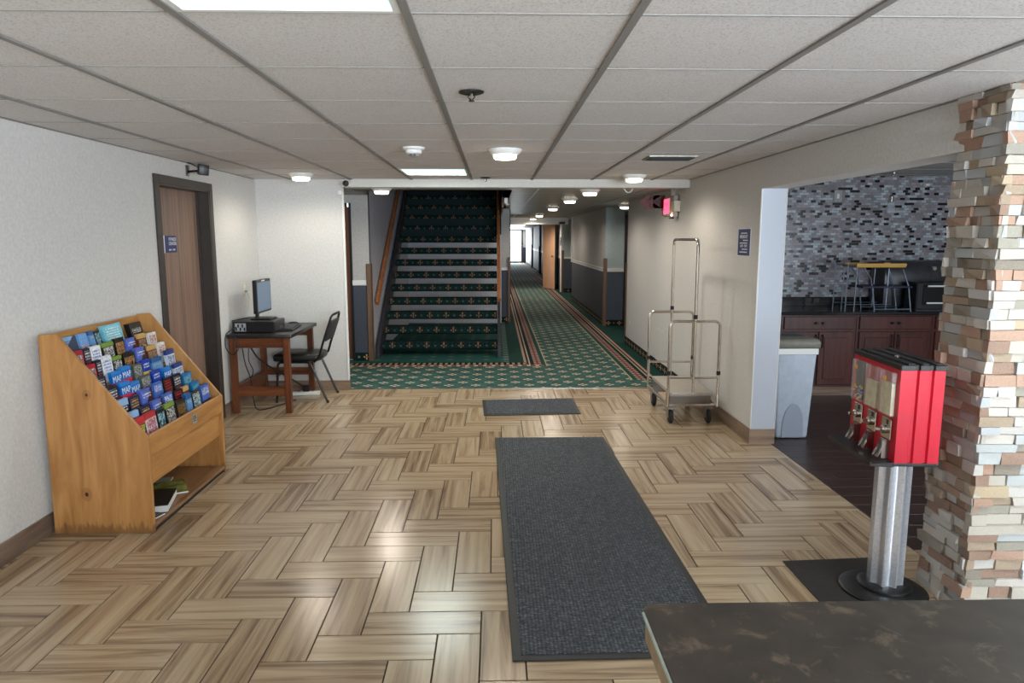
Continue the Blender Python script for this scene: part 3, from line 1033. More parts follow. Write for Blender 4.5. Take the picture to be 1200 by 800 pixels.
# ---- stone pillar
pil = struct(B(2.012, 2.48, 2.792, 3.085, 0, ZC + 0.02).build('pillar', 'mortar', smooth=False))
rs = random.Random(11)
stone_me = []
for i in range(14):
    bm = bmesh.new()
    bmesh.ops.create_cube(bm, size=1.0)
    for v in bm.verts:
        v.co.x += rs.uniform(-0.035, 0.035)
        v.co.z += rs.uniform(-0.05, 0.05)
        v.co.y += rs.uniform(-0.16, 0.16) if v.co.y < 0 else 0
    me = bpy.data.meshes.new('stone')
    bm.to_mesh(me)
    bm.free()
    me.materials.append(M['stone'])
    stone_me.append(me)
z0 = 0.0
ns = 0
hidden_stones = MB()
while z0 < ZC - 0.01:
    h = min(rs.choice((0.034, 0.038, 0.042, 0.046, 0.05)), ZC - z0)
    # side face, normal -x, runs along y
    yy = 2.775 + rs.uniform(-0.004, 0.004)
    while yy < 3.09:
        ln = rs.uniform(0.055, 0.15)
        if 3.09 - yy - ln < 0.045:
            ln = 3.09 - yy + rs.uniform(-0.012, 0.012)
        pr_ = rs.uniform(0.018, 0.044)
        obj_of(rs.choice(stone_me), 'stone', pil, (2.022 - pr_ / 2, yy + ln / 2, z0 + h / 2), (rs.uniform(-0.02, 0.02), 0, -PI / 2), (ln - 0.002, pr_, h - 0.002))
        ns += 1
        yy += ln
    # front face, normal -y, runs along x
    xx = 1.985 + rs.uniform(-0.004, 0.012)
    while xx < 2.22:
        ln = rs.uniform(0.06, 0.17)
        pr_ = rs.uniform(0.014, 0.038)
        obj_of(rs.choice(stone_me), 'stone', pil, (xx + ln / 2, 2.802 - pr_ / 2, z0 + h / 2), (0, rs.uniform(-0.02, 0.02), 0), (ln - 0.002, pr_, h - 0.002))
        ns += 1
        xx += ln
    while xx < 2.46:
        ln = min(rs.uniform(0.06, 0.17), 2.49 - xx)
        hidden_stones.box(xx + 0.001, xx + ln - 0.001, 2.80 - rs.uniform(0.014, 0.036), 2.80, z0 + 0.001, z0 + h - 0.001)
        xx += ln
    z0 += h
o = hidden_stones.build('stone_cladding', 'stone', pil, smooth=False)
o['kind'] = 'stuff'
print('stones', ns, 'planks', len(seen), len(rest))

# ================================================================== LEFT DOOR
dr = struct(B(XL - 0.135, XL - 0.095, DY0 + 0.02, DY1 - 0.02, 0.008, DZ - 0.015).build('door_1', 'door_leaf', smooth=False))
fr = MB().box(XL - 0.14, XL + 0.012, DY0 - 0.005, DY0 + 0.022, 0, DZ).box(XL - 0.14, XL + 0.012, DY1 - 0.022, DY1 + 0.005, 0, DZ).box(XL - 0.14, XL + 0.012, DY0, DY1, DZ - 0.02, DZ + 0.005)
fr.build('door_jamb', 'door_frame', dr, smooth=False)
B(XL, XL + 0.016, DY0 - 0.062, DY0 + 0.005, 0, DZ + 0.057).build('door_casing', 'door_frame', dr, 0.003)
B(XL, XL + 0.016, DY1 - 0.005, DY1 + 0.062, 0, DZ + 0.057).build('door_casing', 'door_frame', dr, 0.003)
B(XL, XL + 0.016, DY0 + 0.005, DY1 - 0.005, DZ - 0.006, DZ + 0.057).build('door_casing', 'door_frame', dr, 0.003)
B(XL - 0.095, XL - 0.075, DY0 + 0.022, DY0 + 0.04, 0, DZ - 0.02).build('door_stop', 'door_frame', dr, smooth=False)
B(XL - 0.095, XL - 0.075, DY1 - 0.04, DY1 - 0.022, 0, DZ - 0.02).build('door_stop', 'door_frame', dr, smooth=False)
B(XL - 0.093, XL - 0.08, DY0 + 0.045, DY0 + 0.075, 0.82, 1.82).build('latch_guard', 'stair_metal', dr, 0.003)

XS = XL - 0.094
sg = thing('door_sign', 'small navy sign reading FITNESS CENTER on the brown wooden door', 'sign', (XS, 5.62, 1.55))
B(0, 0.006, -0.098, 0.108, -0.063, 0.066).build('sign_board', 'sign_navy', sg, 0.002)
B(0, 0.0075, -0.118, -0.098, -0.066, 0.068).build('white_edge', 'sign_white', sg, 0.001)
text_mesh('lettering', 'FITNESS', 0.036, 0.0004, 'sign_white', sg, (0.0068, 0.035, 0.038), (PI / 2, 0, PI / 2), 1.0)
text_mesh('lettering', 'CENTER', 0.036, 0.0004, 'sign_white', sg, (0.0068, 0.035, 0.005), (PI / 2, 0, PI / 2), 1.0)
text_mesh('lettering', '6AM - 11PM', 0.021, 0.0004, 'sign_white', sg, (0.0068, 0.02, -0.043), (PI / 2, 0, PI / 2), 1.0)

# small speaker above the door
sp = thing('wall_speaker', 'small black speaker on a bracket above the brown door', 'speaker', (XL, 5.80, 2.13))
B(0, 0.008, -0.03, 0.03, -0.045, 0.04).build('wall_plate', 'pewter', sp, 0.002)
MB().tube([(0.005, 0, -0.01), (0.04, 0.02, -0.005), (0.075, 0.045, 0)], 0.009).build('bracket', 'black_metal', sp)
MB().tube([(0.06, 0.06, 0.03), (0.03, -0.0, 0.055), (0.012, -0.03, 0.056)], 0.004, 6).build('cable', 'cord_black', sp)
o = B(-0.04, 0.04, -0.045, 0.045, -0.042, 0.042).build('speaker_box', 'black_plastic', sp, 0.008, True, 2)
o.location = (0.10, 0.07, 0.01)
o.rotation_euler = (0.1, 0.1, 0.5)

# ================================================================== BROCHURE RACK
rk = thing('brochure_rack', 'honey pine brochure rack with sloping tiers beside the left wall', 'rack', (0, 0, 0))
side = [(-2.405, 0.0), (-1.868, 0.0), (-1.862, 0.535), (-2.305, 1.103), (-2.395, 1.097)]
Y0, Y1 = 3.72, 4.765
MB().prism(side, 1, Y0, Y0 + 0.022).build('side_panel', 'rack_pine', rk, 0.003)
MB().prism(side, 1, Y1 - 0.022, Y1).build('side_panel', 'rack_pine', rk, 0.003)
ya, yb = Y0 + 0.022, Y1 - 0.022
B(-2.40, -2.385, ya, yb, 0.04, 1.088).build('back_panel', 'rack_pine_y', rk)
B(-1.885, -1.866, ya, yb, 0.425, 0.545).build('front_board', 'rack_pine_y', rk, 0.003)
B(-1.905, -1.888, ya, yb, 0.26, 0.43).build('lower_board', 'rack_pine_y', rk, 0.003)
B(-2.385, -1.87, ya, yb, 0.025, 0.045).build('bottom_shelf', 'rack_shelf', rk, 0.002)
B(-1.90, -1.88, ya, yb, 0.0, 0.025).build('kick_strip', 'black_plastic', rk)
B(-2.385, -1.905, ya, yb, 0.262, 0.275).build('inner_floor', 'rack_pine_y', rk)
NT = 7
tiers = []
for k in range(NT):
    fx = -2.232 + k * 0.0535
    fz = 0.915 - k * 0.0675
    tiers.append((fx, fz))
for k, (fx, fz) in enumerate(tiers):
    if k < NT - 1:
        B(fx + 0.014, fx + 0.020, ya, yb, max(fz - 0.14, 0.28), fz - 0.05).build('tier_riser', 'rack_shelf', rk)
    B(fx - 0.034, fx + 0.016, ya, yb, fz - 0.105, fz - 0.098).build('tier_floor', 'rack_shelf', rk)
B(-2.385, -2.287, ya, yb, 0.905, 0.915).build('tier_floor', 'rack_shelf', rk)
B(-2.287, -2.279, ya, yb, 0.82, 0.952).build('tier_riser', 'rack_shelf', rk)
pl = thing('rack_label_plate', 'small silver printed plate on the front board of the rack', 'plate', (-1.8658, 4.31, 0.49))
B(0, 0.002, -0.032, 0.032, -0.028, 0.028).build('metal_plate', 'grey_plastic', pl)
for i, (zz, ww) in enumerate(((0.016, 0.02), (0.004, 0.026), (-0.010, 0.014))):
    B(0.002, 0.0026, -ww, ww, zz - 0.003, zz + 0.003).build('print_line', 'black_plastic', pl, smooth=False)

bro_cache = {}


def brochure_mesh(key, wd, ht):
    k = (key, wd, ht)
    if k not in bro_cache:
        # local x runs along the rack, y is thickness (front faces -y), z is height
        me = B(0, wd, -0.002, 0.002, 0, ht).mesh('brochure', 0, False)
        me.materials.append(M['p_' + key])
        bro_cache[k] = me
    return bro_cache[k]


DESC = {
    'red_photo': 'red bordered photo leaflet', 'white_card': 'white card with blue print', 'zebra': 'black and white leaflet with green top', 'black_food': 'black leaflet with a gold picture',
    'lavender': 'lavender blue leaflet with brown corner', 'tan': 'brown leaflet with tan top', 'white_red': 'white leaflet with red emblem', 'dark_white': 'dark leaflet with white title',
    'map': 'bright blue MAP folder with red foot', 'road': 'grey road picture leaflet', 'royal': 'royal blue leaflet with yellow foot', 'sky': 'sky blue leaflet with dark top',
    'white_blue': 'pale leaflet with navy top', 'ice_black': 'black leaflet with icy blue top', 'navy_gold': 'navy leaflet with gold lettering', 'blue_logo': 'mid blue leaflet with white emblem',
    'black_red': 'black leaflet with red lettering', 'teal_blue': 'teal blue leaflet', 'colour_mix': 'white leaflet with red and coloured pictures', 'garden': 'green leaflet with red top',
    'dark_book': 'thick dark brown booklet', 'teal_black': 'black leaflet with teal picture', 'family': 'dark leaflet with people picture', 'pale_blue': 'large pale blue booklet with dark corner',
    'pale_teal': 'large pale teal booklet with white print', 'blue_pink': 'blue booklet with pink picture', 'black_logo': 'black booklet with white emblem'}
ORD = ['top', 'second', 'third', 'fourth', 'fifth', 'sixth', 'seventh', 'lowest']
rb = random.Random(5)


def brochure_slot(row, key, y, wd, ht, copies, extra=''):
    """a pocket of the rack: one front copy and the copies behind it; row 0 is the top ledge"""
    if row == 0:
        fx, fz = -2.315, 0.916
        lean = 0.22
    else:
        fx, fz = tiers[row - 1]
        fz -= 0.096
        lean = 0.12
    label = '%s in the %s row of the rack%s' % (DESC[key], ORD[row], extra)
    me = brochure_mesh(key, wd, ht)
    for c in range(copies):
        o = obj_of(me, 'brochure', None, (fx - c * 0.0055, y + c * 0.002 + (rb.uniform(-0.004, 0.004) if c else 0), fz), (-lean - c * 0.012, rb.uniform(-0.02, 0.02), PI / 2))
        tag(o, label, 'brochure', 'copies of the ' + label if copies > 1 else None)
        if c == 0 and key == 'map':
            text_mesh('lettering', 'MAP', 0.05, 0.0003, 'sign_white', o, (wd / 2, -0.0026, ht * 0.74), (PI / 2, 0, 0), 0.95)


yl = ya
R0 = [('pale_blue', 0.012, 0.21, 0.115, 3), ('blue_pink', 0.24, 0.085, 0.115, 3), ('sky', 0.345, 0.05, 0.118, 2), ('teal_black', 0.405, 0.055, 0.112, 2),
      ('pale_teal', 0.50, 0.205, 0.13, 4), ('black_logo', 0.80, 0.15, 0.105, 6)]
for key, yo, wd, ht, cp in R0:
    brochure_slot(0, key, yl + yo, wd, ht + 0.035, cp)
ROWS = {
    1: [('red_photo', 0.00, 0.115), ('dark_white', 0.125, 0.06), ('white_card', 0.19, 0.10), ('zebra', 0.31, 0.12), ('black_food', 0.45, 0.10), ('lavender', 0.57, 0.12), ('tan', 0.71, 0.1), ('white_red', 0.85, 0.1)],
    2: [('red_photo', 0.02, 0.11), ('dark_white', 0.14, 0.05), ('white_card', 0.195, 0.10), ('zebra', 0.305, 0.10), ('black_food', 0.42, 0.13), ('lavender', 0.57, 0.12), ('tan', 0.71, 0.12), ('white_red', 0.85, 0.1)],
    3: [('dark_white', 0.00, 0.12), ('map', 0.185, 0.10), ('map', 0.29, 0.10), ('road', 0.42, 0.10), ('royal', 0.53, 0.095), ('sky', 0.65, 0.13), ('white_blue', 0.85, 0.11)],
    4: [('dark_white', 0.02, 0.12), ('map', 0.17, 0.10), ('map', 0.275, 0.10), ('road', 0.40, 0.11), ('royal', 0.54, 0.1), ('map', 0.68, 0.10), ('white_blue', 0.83, 0.12)],
    5: [('ice_black', 0.01, 0.12), ('navy_gold', 0.145, 0.11), ('lavender', 0.28, 0.125), ('blue_logo', 0.43, 0.11), ('black_red', 0.56, 0.11), ('dark_white', 0.69, 0.11), ('teal_blue', 0.83, 0.12)],
    6: [('ice_black', 0.02, 0.11), ('navy_gold', 0.15, 0.12), ('lavender', 0.295, 0.12), ('blue_logo', 0.44, 0.11), ('black_red', 0.57, 0.12), ('tan', 0.70, 0.08), ('teal_blue', 0.83, 0.11)],
    7: [('garden', 0.005, 0.09), ('colour_mix', 0.10, 0.12), ('teal_black', 0.235, 0.09), ('zebra', 0.34, 0.12), ('dark_book', 0.48, 0.12), ('sky', 0.62, 0.07), ('family', 0.71, 0.12), ('blue_logo', 0.855, 0.115)],
}
mapn = 0
for rw, items in ROWS.items():
    nm = [i for i in items if i[0] == 'map']
    for i, (key, yo, wd) in enumerate(items):
        ht = 0.172 + rb.uniform(-0.008, 0.014)
        ht = round(ht + (0.012 if key in ('blue_logo', 'royal', 'white_card') else 0), 2)
        if rw == 7:
            ht = round(ht + 0.04, 2)
        extra = ''
        if key == 'map' and len(nm) > 1:
            extra = ', ' + ('first', 'second', 'last')[nm.index((key, yo, wd))] + ' there'
        brochure_slot(rw, key, yl + yo, wd, ht, 4 if key in ('lavender', 'map', 'dark_book', 'sky') else 3, extra)

# books on the rack's bottom shelf
bk = thing('book', 'thick dark covered book lying on the bottom shelf of the rack', 'book', (-2.02, 4.02, 0.045), 0.25)
B(-0.11, 0.11, -0.14, 0.14, 0.003, 0.042).build('pages', 'paper_white', bk)
B(-0.115, 0.113, -0.145, 0.145, 0.042, 0.046).build('cover', 'book_dark', bk)
B(-0.115, 0.113, -0.145, 0.145, 0.0, 0.003).build('cover', 'book_dark', bk)
bk = thing('magazine', 'green covered magazine lying on the bottom shelf beyond the thick book', 'magazine', (-2.05, 4.30, 0.045), 0.5)
B(-0.10, 0.10, -0.13, 0.13, 0.0, 0.008).build('pages', 'paper_white', bk)
B(-0.10, 0.10, -0.13, 0.13, 0.008, 0.0095).build('cover', 'book_green', bk)
bk = thing('booklet', 'small dark booklet near the front edge of the bottom shelf', 'booklet', (-1.95, 3.83, 0.045), -0.3)
B(-0.05, 0.05, -0.07, 0.07, 0.0, 0.006).build('pages', 'paper_white', bk)
B(-0.05, 0.05, -0.07, 0.07, 0.006, 0.0075).build('cover', 'book_dark', bk)
bk = thing('leaflet', 'grey leaflet tucked behind the green magazine on the rack shelf', 'leaflet', (-2.18, 4.38, 0.045), 0.2)
B(-0.09, 0.09, -0.11, 0.11, 0.0, 0.005).build('pages', 'paper_white', bk)
B(-0.09, 0.09, -0.11, 0.11, 0.005, 0.0065).build('cover', 'grey_plastic', bk)

# ================================================================== DESK CORNER
dk = thing('desk', 'oak computer desk with black top in the corner', 'desk', (0, 0, 0))
dx0, dx1, dy0, dy1, dz = -2.425, -1.845, 6.37, 7.30, 0.735
B(dx0, dx1, dy0, dy1, dz - 0.035, dz).build('desk_top', 'desk_black', dk, 0.006, True, 2)
lg = 0.055
for lx, ly in ((dx0 + 0.01, dy0 + 0.02), (dx1 - 0.035 - 0.05, dy0 + 0.02), (dx0 + 0.01, dy1 - 0.08), (dx1 - 0.085, dy1 - 0.08)):
    B(lx, lx + lg, ly, ly + lg, 0, dz - 0.035).build('leg', 'oak_desk', dk, 0.003)
lx0, lx1 = dx0 + 0.01 + lg, dx1 - 0.085
B(lx0, lx1, dy0 + 0.03, dy0 + 0.052, dz - 0.125, dz - 0.035).build('apron', 'oak_desk_x', dk)
B(lx0, lx1, dy1 - 0.06, dy1 - 0.04, dz - 0.125, dz - 0.035).build('apron', 'oak_desk_x', dk)
B(dx0 + 0.02, dx0 + 0.042, dy0 + 0.075, dy1 - 0.08, dz - 0.125, dz - 0.035).build('apron', 'oak_desk_y', dk)
B(lx0, lx1, dy0 + 0.032, dy0 + 0.055, 0.165, 0.25).build('stretcher', 'oak_desk_x', dk)
B(lx0, lx1, dy1 - 0.065, dy1 - 0.04, 0.20, 0.275).build('stretcher', 'oak_desk_x', dk)
B(dx0 + 0.03, dx0 + 0.055, dy0 + 0.075, dy1 - 0.08, 0.12, 0.25).build('stretcher', 'oak_desk_y', dk)

pc = thing('desktop_computer', 'flat black desktop computer case lying on the desk', 'computer', (-2.24, 6.62, dz), 0.0)
B(-0.17, 0.21, -0.135, 0.20, 0.004, 0.105).build('case_body', 'black_plastic', pc, 0.004)
B(-0.145, -0.045, -0.1375, -0.134, 0.015, 0.09).build('port_panel', 'brushed_steel', pc)
for i in range(5):
    B(-0.14 + i * 0.019, -0.127 + i * 0.019, -0.1395, -0.137, 0.022 + (i % 2) * 0.03, 0.05 + (i % 2) * 0.03).build('port', 'black_metal', pc, smooth=False)
B(0.21, 0.214, -0.12, 0.19, 0.012, 0.098).build('front_bezel', 'desk_black', pc, 0.002)
B(0.214, 0.216, 0.02, 0.12, 0.02, 0.05).build('drive_door', 'pewter', pc, smooth=False)

mo = thing('monitor', 'flat screen monitor standing on the black computer case', 'monitor', (-2.20, 6.72, dz + 0.105), 0.0)
B(-0.09, 0.10, -0.09, 0.10, 0, 0.014).build('stand_base', 'black_plastic', mo, 0.004)
MB().bar((-0.055, 0.0, 0.01), (-0.05, 0.0, 0.21), 0.05, 0.022, (1, 0, 0)).build('stand_neck', 'black_plastic', mo, 0.003)
sc = B(-0.02, 0.018, -0.205, 0.205, 0.065, 0.375).build('housing', 'black_plastic', mo, 0.005)
B(0.018, 0.0195, -0.185, 0.185, 0.085, 0.352).build('screen', 'screen_on', mo, smooth=False)
B(0.0186, 0.0205, -0.06, 0.03, 0.358, 0.370).build('sticker', 'white_plastic', mo, smooth=False)

kb = thing('keyboard', 'black keyboard lying near the edge of the desk', 'keyboard', (-1.985, 6.80, dz), 0.08)
B(-0.075, 0.075, -0.21, 0.21, 0.0, 0.018).build('keyboard_base', 'black_plastic', kb, 0.004)
km = MB()
for r_ in range(5):
    for c_ in range(15):
        km.box(-0.062 + r_ * 0.0255, -0.042 + r_ * 0.0255, -0.2 + c_ * 0.0268, -0.178 + c_ * 0.0268, 0.018, 0.026)
ko = km.build('keys', 'desk_black', kb, smooth=False)
ko['kind'] = 'stuff'
ms = thing('mouse', 'black computer mouse beside the keyboard on the desk', 'mouse', (-2.02, 7.08, dz), 0.1)
prof = [(0.0001, 0.036), (0.02, 0.034), (0.034, 0.024), (0.037, 0.008), (0.034, 0.0)]
o = MB().lathe(list(reversed(prof)), 18).build('mouse_shell', 'black_plastic', ms)
o.scale = (1.5, 0.9, 1)
B(0.015, 0.035, -0.003, 0.003, 0.02, 0.034).build('scroll_wheel', 'grey_plastic', ms)
# outlet with a white lead
ol = thing('wall_outlet', 'cream wall outlet above the computer desk', 'outlet', (XL, 6.93, 1.11))
B(0, 0.006, -0.036, 0.036, -0.06, 0.06).build('cover_plate', 'cream_plastic', ol, 0.002)
for zz in (0.026, -0.026):
    B(0.006, 0.008, -0.017, 0.017, zz - 0.014, zz + 0.014).build('socket', 'white_plastic', ol, 0.002)
B(0.008, 0.03, -0.012, 0.012, -0.036, -0.014).build('plug', 'grey_plastic', ol, 0.003)


def cord(name, label, pts, r, mat):
    P_ = [Vector(p) for p in pts]
    out = []
    for i in range(len(P_) - 1):
        p0, p1, p2, p3 = P_[max(i - 1, 0)], P_[i], P_[i + 1], P_[min(i + 2, len(P_) - 1)]
        for s_ in range(6):
            q = s_ / 6
            out.append(0.5 * ((2 * p1) + (p2 - p0) * q + (2 * p0 - 5 * p1 + 4 * p2 - p3) * q * q + (3 * p1 - p0 - 3 * p2 + p3) * q ** 3))
    out.append(P_[-1])
    return tag(MB().tube(out, r, 6).build(name, mat), label, 'cable')


cord('power_cable', 'thin white lead hanging from the wall outlet to the desk', [(XL + 0.03, 6.93, 1.08), (XL + 0.04, 6.95, 1.0), (XL + 0.03, 6.94, 0.9), (XL + 0.02, 6.93, 0.80), (XL + 0.006, 6.93, 0.72)], 0.004, 'white_plastic')
cord('computer_cable', 'black cable looping from the computer over the desk edge', [(-2.37, 6.475, 0.79), (-2.40, 6.42, 0.77), (-2.42, 6.345, 0.73), (-2.42, 6.335, 0.62), (-2.36, 6.33, 0.56), (-2.31, 6.34, 0.62), (-2.33, 6.345, 0.70), (-2.36, 6.36, 0.76)], 0.005, 'cord_black')
cord('computer_cable', 'black cable hanging straight down behind the desk leg', [(-2.32, 6.46, 0.60), (-2.30, 6.46, 0.45), (-2.26, 6.47, 0.30), (-2.25, 6.48, 0.12), (-2.22, 6.5, 0.012), (-2.10, 6.62, 0.012), (-1.98, 6.9, 0.012)], 0.005, 'cord_black')
cord('computer_cable', 'thick black cable slanting under the desk to the power strip', [(-2.24, 6.46, 0.60), (-2.2, 6.55, 0.48), (-2.12, 6.75, 0.34), (-2.04, 6.95, 0.22), (-1.97, 7.08, 0.12), (-1.95, 7.14, 0.06)], 0.007, 'cord_black')
cord('computer_cable', 'thin black cable sagging against the wall under the desk', [(-2.34, 6.7, 0.60), (-2.36, 6.72, 0.45), (-2.33, 6.74, 0.34), (-2.36, 6.76, 0.26)], 0.004, 'cord_black')
cord('monitor_cable', 'slim dark cable beside the monitor stand', [(-2.26, 6.72, 0.86), (-2.33, 6.72, 0.855), (-2.38, 6.62, 0.85), (-2.415, 6.5, 0.845)], 0.004, 'cord_black')
ps = thing('power_strip', 'white power strip on the floor under the desk', 'power strip', (-1.98, 7.17, 0), 0.12)
B(-0.17, 0.17, -0.03, 0.03, 0, 0.036).build('strip_body', 'white_plastic', ps, 0.005)
for i in range(4):
    B(-0.13 + i * 0.07, -0.10 + i * 0.07, -0.014, 0.014, 0.036, 0.038).build('socket', 'grey_plastic', ps, smooth=False)
o = B(0.0, 0.07, -0.025, 0.03, 0.038, 0.10).build('adapter', 'black_plastic', ps, 0.008)

# ---- banquet chair facing the desk
ch = thing('stacking_chair', 'black vinyl stacking chair facing the desk', 'chair', (-1.93, 7.03, 0), 0.0)
seat = MB()
seat.prism([(-0.235, -0.21), (0.20, -0.19), (0.22, -0.12), (0.22, 0.12), (0.20, 0.19), (-0.235, 0.21), (-0.245, 0.0)], 2, 0.405, 0.475)
seat.build('seat', 'black_vinyl', ch, 0.024, True, 3)


def arc(p0, p1, p2, n=5):
    p0, p1, p2 = Vector(p0), Vector(p1), Vector(p2)
    return [tuple(p0 * (1 - t_) ** 2 + p1 * 2 * t_ * (1 - t_) + p2 * t_ * t_) for t_ in [i / n for i in range(n + 1)]]


for sy in (-0.20, 0.22):
    MB().tube([(-0.215, sy, 0.0), (-0.19, sy, 0.34)] + arc((-0.19, sy, 0.36), (-0.185, sy, 0.40), (-0.15, sy, 0.40)) + [(0.10, sy, 0.40)], 0.0115).build('front_leg', 'black_metal', ch)
    MB().tube([(0.285, sy * 1.05, 0.0), (0.14, sy, 0.36)] + arc((0.13, sy, 0.375), (0.11, sy, 0.40), (0.08, sy, 0.40)), 0.0115).build('rear_leg', 'black_metal', ch)
    MB().tube([(0.16, sy * 0.93, 0.40), (0.21, sy * 0.93, 0.45), (0.25, sy * 0.93, 0.58), (0.325, sy * 0.9, 0.80)] + arc((0.335, sy * 0.88, 0.835), (0.343, sy * 0.82, 0.855), (0.345, sy * 0.6, 0.858)) + [(0.345, 0, 0.858)], 0.0115).build('back_tube', 'black_metal', ch)
MB().bar((0.265, 0, 0.60), (0.335, 0, 0.80), 0.34, 0.026, (1, 0, 0)).build('backrest', 'black_cloth', ch, 0.009, True, 2)
MB().tube([(0.105, -0.2, 0.40), (0.105, 0.22, 0.40)], 0.009).build('cross_bar', 'black_metal', ch)
MB().tube([(-0.205, -0.2, 0.26), (-0.205, 0.22, 0.26)], 0.008).build('cross_bar', 'black_metal', ch)
for px, py in ((-0.215, -0.20), (-0.215, 0.22), (0.285, -0.21), (0.285, 0.231)):
    MB().lathe([(0.014, 0), (0.014, 0.02)], 10, (px, py, 0)).build('foot_cap', 'rubber', ch)

# ================================================================== FLOOR MATS


def mat_thing(name, label, pts, edge, tm, th=0.007):
    """mat from four floor corners: far-left, far-right, near-right, near-left"""
    t_ = thing(name, label, 'mat', (0, 0, 0.0))
    P_ = [Vector((p[0], p[1], 0)) for p in pts]
    c = sum(P_, Vector()) / 4
    t_.location = c
    out = [(p.x - c.x, p.y - c.y) for p in P_]
    ex = (P_[1] - P_[0]).normalized()
    ey = (P_[0] - P_[3]).normalized()
    mb_ = MB().prism(list(reversed(out)), 2, 0.0003, th)
    mb_.build('mat_border', 'mat_edge' if tm else 'vend_mat', t_, 0.003)
    if tm:
        sg_ = [(1, -1), (-1, -1), (-1, 1), (1, 1)]
        ins = [(p.x - c.x + (ex * edge * a + ey * edge * b).x, p.y - c.y + (ex * edge * a + ey * edge * b).y) for p, (a, b) in zip(P_, sg_)]
        MB().prism(list(reversed(ins)), 2, th - 0.001, th + 0.003).build('ribbed_field', tm, t_, 0.001)
    return t_


mat_thing('floor_mat', 'large charcoal ribbed floor mat on the herringbone floor', [(-0.005, 5.53), (0.875, 5.53), (0.945, 2.50), (0.062, 2.485)], 0.035, 'ribbed_mat')
mat_thing('door_mat', 'small charcoal mat in front of the green carpet', [(-0.13, 6.87), (0.78, 6.93), (0.785, 6.30), (-0.105, 6.255)], 0.03, 'ribbed_mat')
mat_thing('vending_mat', 'flat dark brown mat under the candy machine', [(1.43, 3.30), (1.93, 3.33), (1.93, 2.62), (1.435, 2.62)], 0.03, None, 0.005)

# ================================================================== LUGGAGE CART
lc_ = thing('luggage_cart', 'chrome luggage cart with tall hanging arch parked by the wall', 'luggage cart', (0, 0, 0))
cx0, cx1, cy0, cy1 = 1.495, 1.925, 5.95, 6.76


def arch(y, x0, x1, zb, zt, r=0.055):
    p = [(x0, y, zb), (x0, y, zt - r)] + arc((x0, y, zt - r), (x0, y, zt), (x0 + r, y, zt), 6) + [(x1 - r, y, zt)] + arc((x1 - r, y, zt), (x1, y, zt), (x1, y, zt - r), 6) + [(x1, y, zb)]
    return p


for y in (cy0, cy1):
    MB().tube(arch(y, cx0, cx1, 0.15, 0.895), 0.0135, 10).build('end_arch', 'chrome_warm', lc_)
    MB().tube([(cx0, y, 0.405), (cx1, y, 0.405)], 0.0105).build('end_rail', 'chrome_warm', lc_)
    for x_ in (cx0, cx1):
        MB().lathe([(0.017, 0), (0.017, 0.035)], 12, (x_, y, 0.43)).build('black_collar', 'rubber', lc_)
cxm = (cx0 + cx1) / 2
pts = [(cxm, cy0, 0.27), (cxm, cy0, 1.585 - 0.06)] + arc((cxm, cy0, 1.525), (cxm, cy0, 1.585), (cxm, cy0 + 0.06, 1.585), 6) + [(cxm, cy1 - 0.06, 1.585)] + arc((cxm, cy1 - 0.06, 1.585), (cxm, cy1, 1.585), (cxm, cy1, 1.525), 6) + [(cxm, cy1, 0.27)]
MB().tube(pts, 0.0135, 10).build('hanging_arch', 'chrome_warm', lc_)
for y in (cy0, cy1):
    MB().lathe([(0.018, 0), (0.018, 0.035)], 12, (cxm, y, 0.915)).build('black_collar', 'rubber', lc_)
B(cx0 + 0.03, cx1 - 0.03, cy0 + 0.03, cy1 - 0.03, 0.235, 0.27).build('platform', 'platform_steel', lc_, 0.01, True, 2)
ring = [(cx0, cy0 + 0.04, 0.165)] + arc((cx0, cy0 + 0.03, 0.165), (cx0, cy0, 0.165), (cx0 + 0.03, cy0, 0.165), 4) + arc((cx1 - 0.03, cy0, 0.165), (cx1, cy0, 0.165), (cx1, cy0 + 0.03, 0.165), 4)
ring += arc((cx1, cy1 - 0.03, 0.165), (cx1, cy1, 0.165), (cx1 - 0.03, cy1, 0.165), 4) + arc((cx0 + 0.03, cy1, 0.165), (cx0, cy1, 0.165), (cx0, cy1 - 0.03, 0.165), 4) + [(cx0, cy0 + 0.04, 0.165)]
MB().tube(ring, 0.0115).build('bumper_frame', 'chrome_warm', lc_)
B(cx0 + 0.02, cx1 - 0.02, cy0 + 0.12, cy0 + 0.16, 0.14, 0.235).build('under_frame', 'pewter', lc_)
B(cx0 + 0.02, cx1 - 0.02, cy1 - 0.16, cy1 - 0.12, 0.14, 0.235).build('under_frame', 'pewter', lc_)
for wx in (cx0 + 0.03, cx1 - 0.07):
    for wy in (cy0 + 0.02, cy1 - 0.14):
        wheel = MB().lathe([(0.02, -0.017), (0.05, -0.017), (0.06, -0.009), (0.06, 0.009), (0.05, 0.017), (0.02, 0.017)], 20, (wx, wy, 0.06), 0).build('caster_wheel', 'rubber', lc_)
        MB().lathe([(0.018, -0.019), (0.018, 0.019)], 12, (wx, wy, 0.06), 0).build('hub', 'pewter', wheel)
        B(wx - 0.028, wx - 0.022, wy - 0.02, wy + 0.03, 0.05, 0.13).build('caster_fork', 'pewter', lc_)
        B(wx + 0.022, wx + 0.028, wy - 0.02, wy + 0.03, 0.05, 0.13).build('caster_fork', 'pewter', lc_)
        B(wx - 0.035, wx + 0.035, wy - 0.03, wy + 0.045, 0.13, 0.14).build('caster_plate', 'pewter', lc_)

# ================================================================== CANDY MACHINE
vd = thing('candy_machine', 'red triple candy vending machine on a silver post beside the stone pillar', 'vending machine', (1.775, 3.03, 0), -0.06)
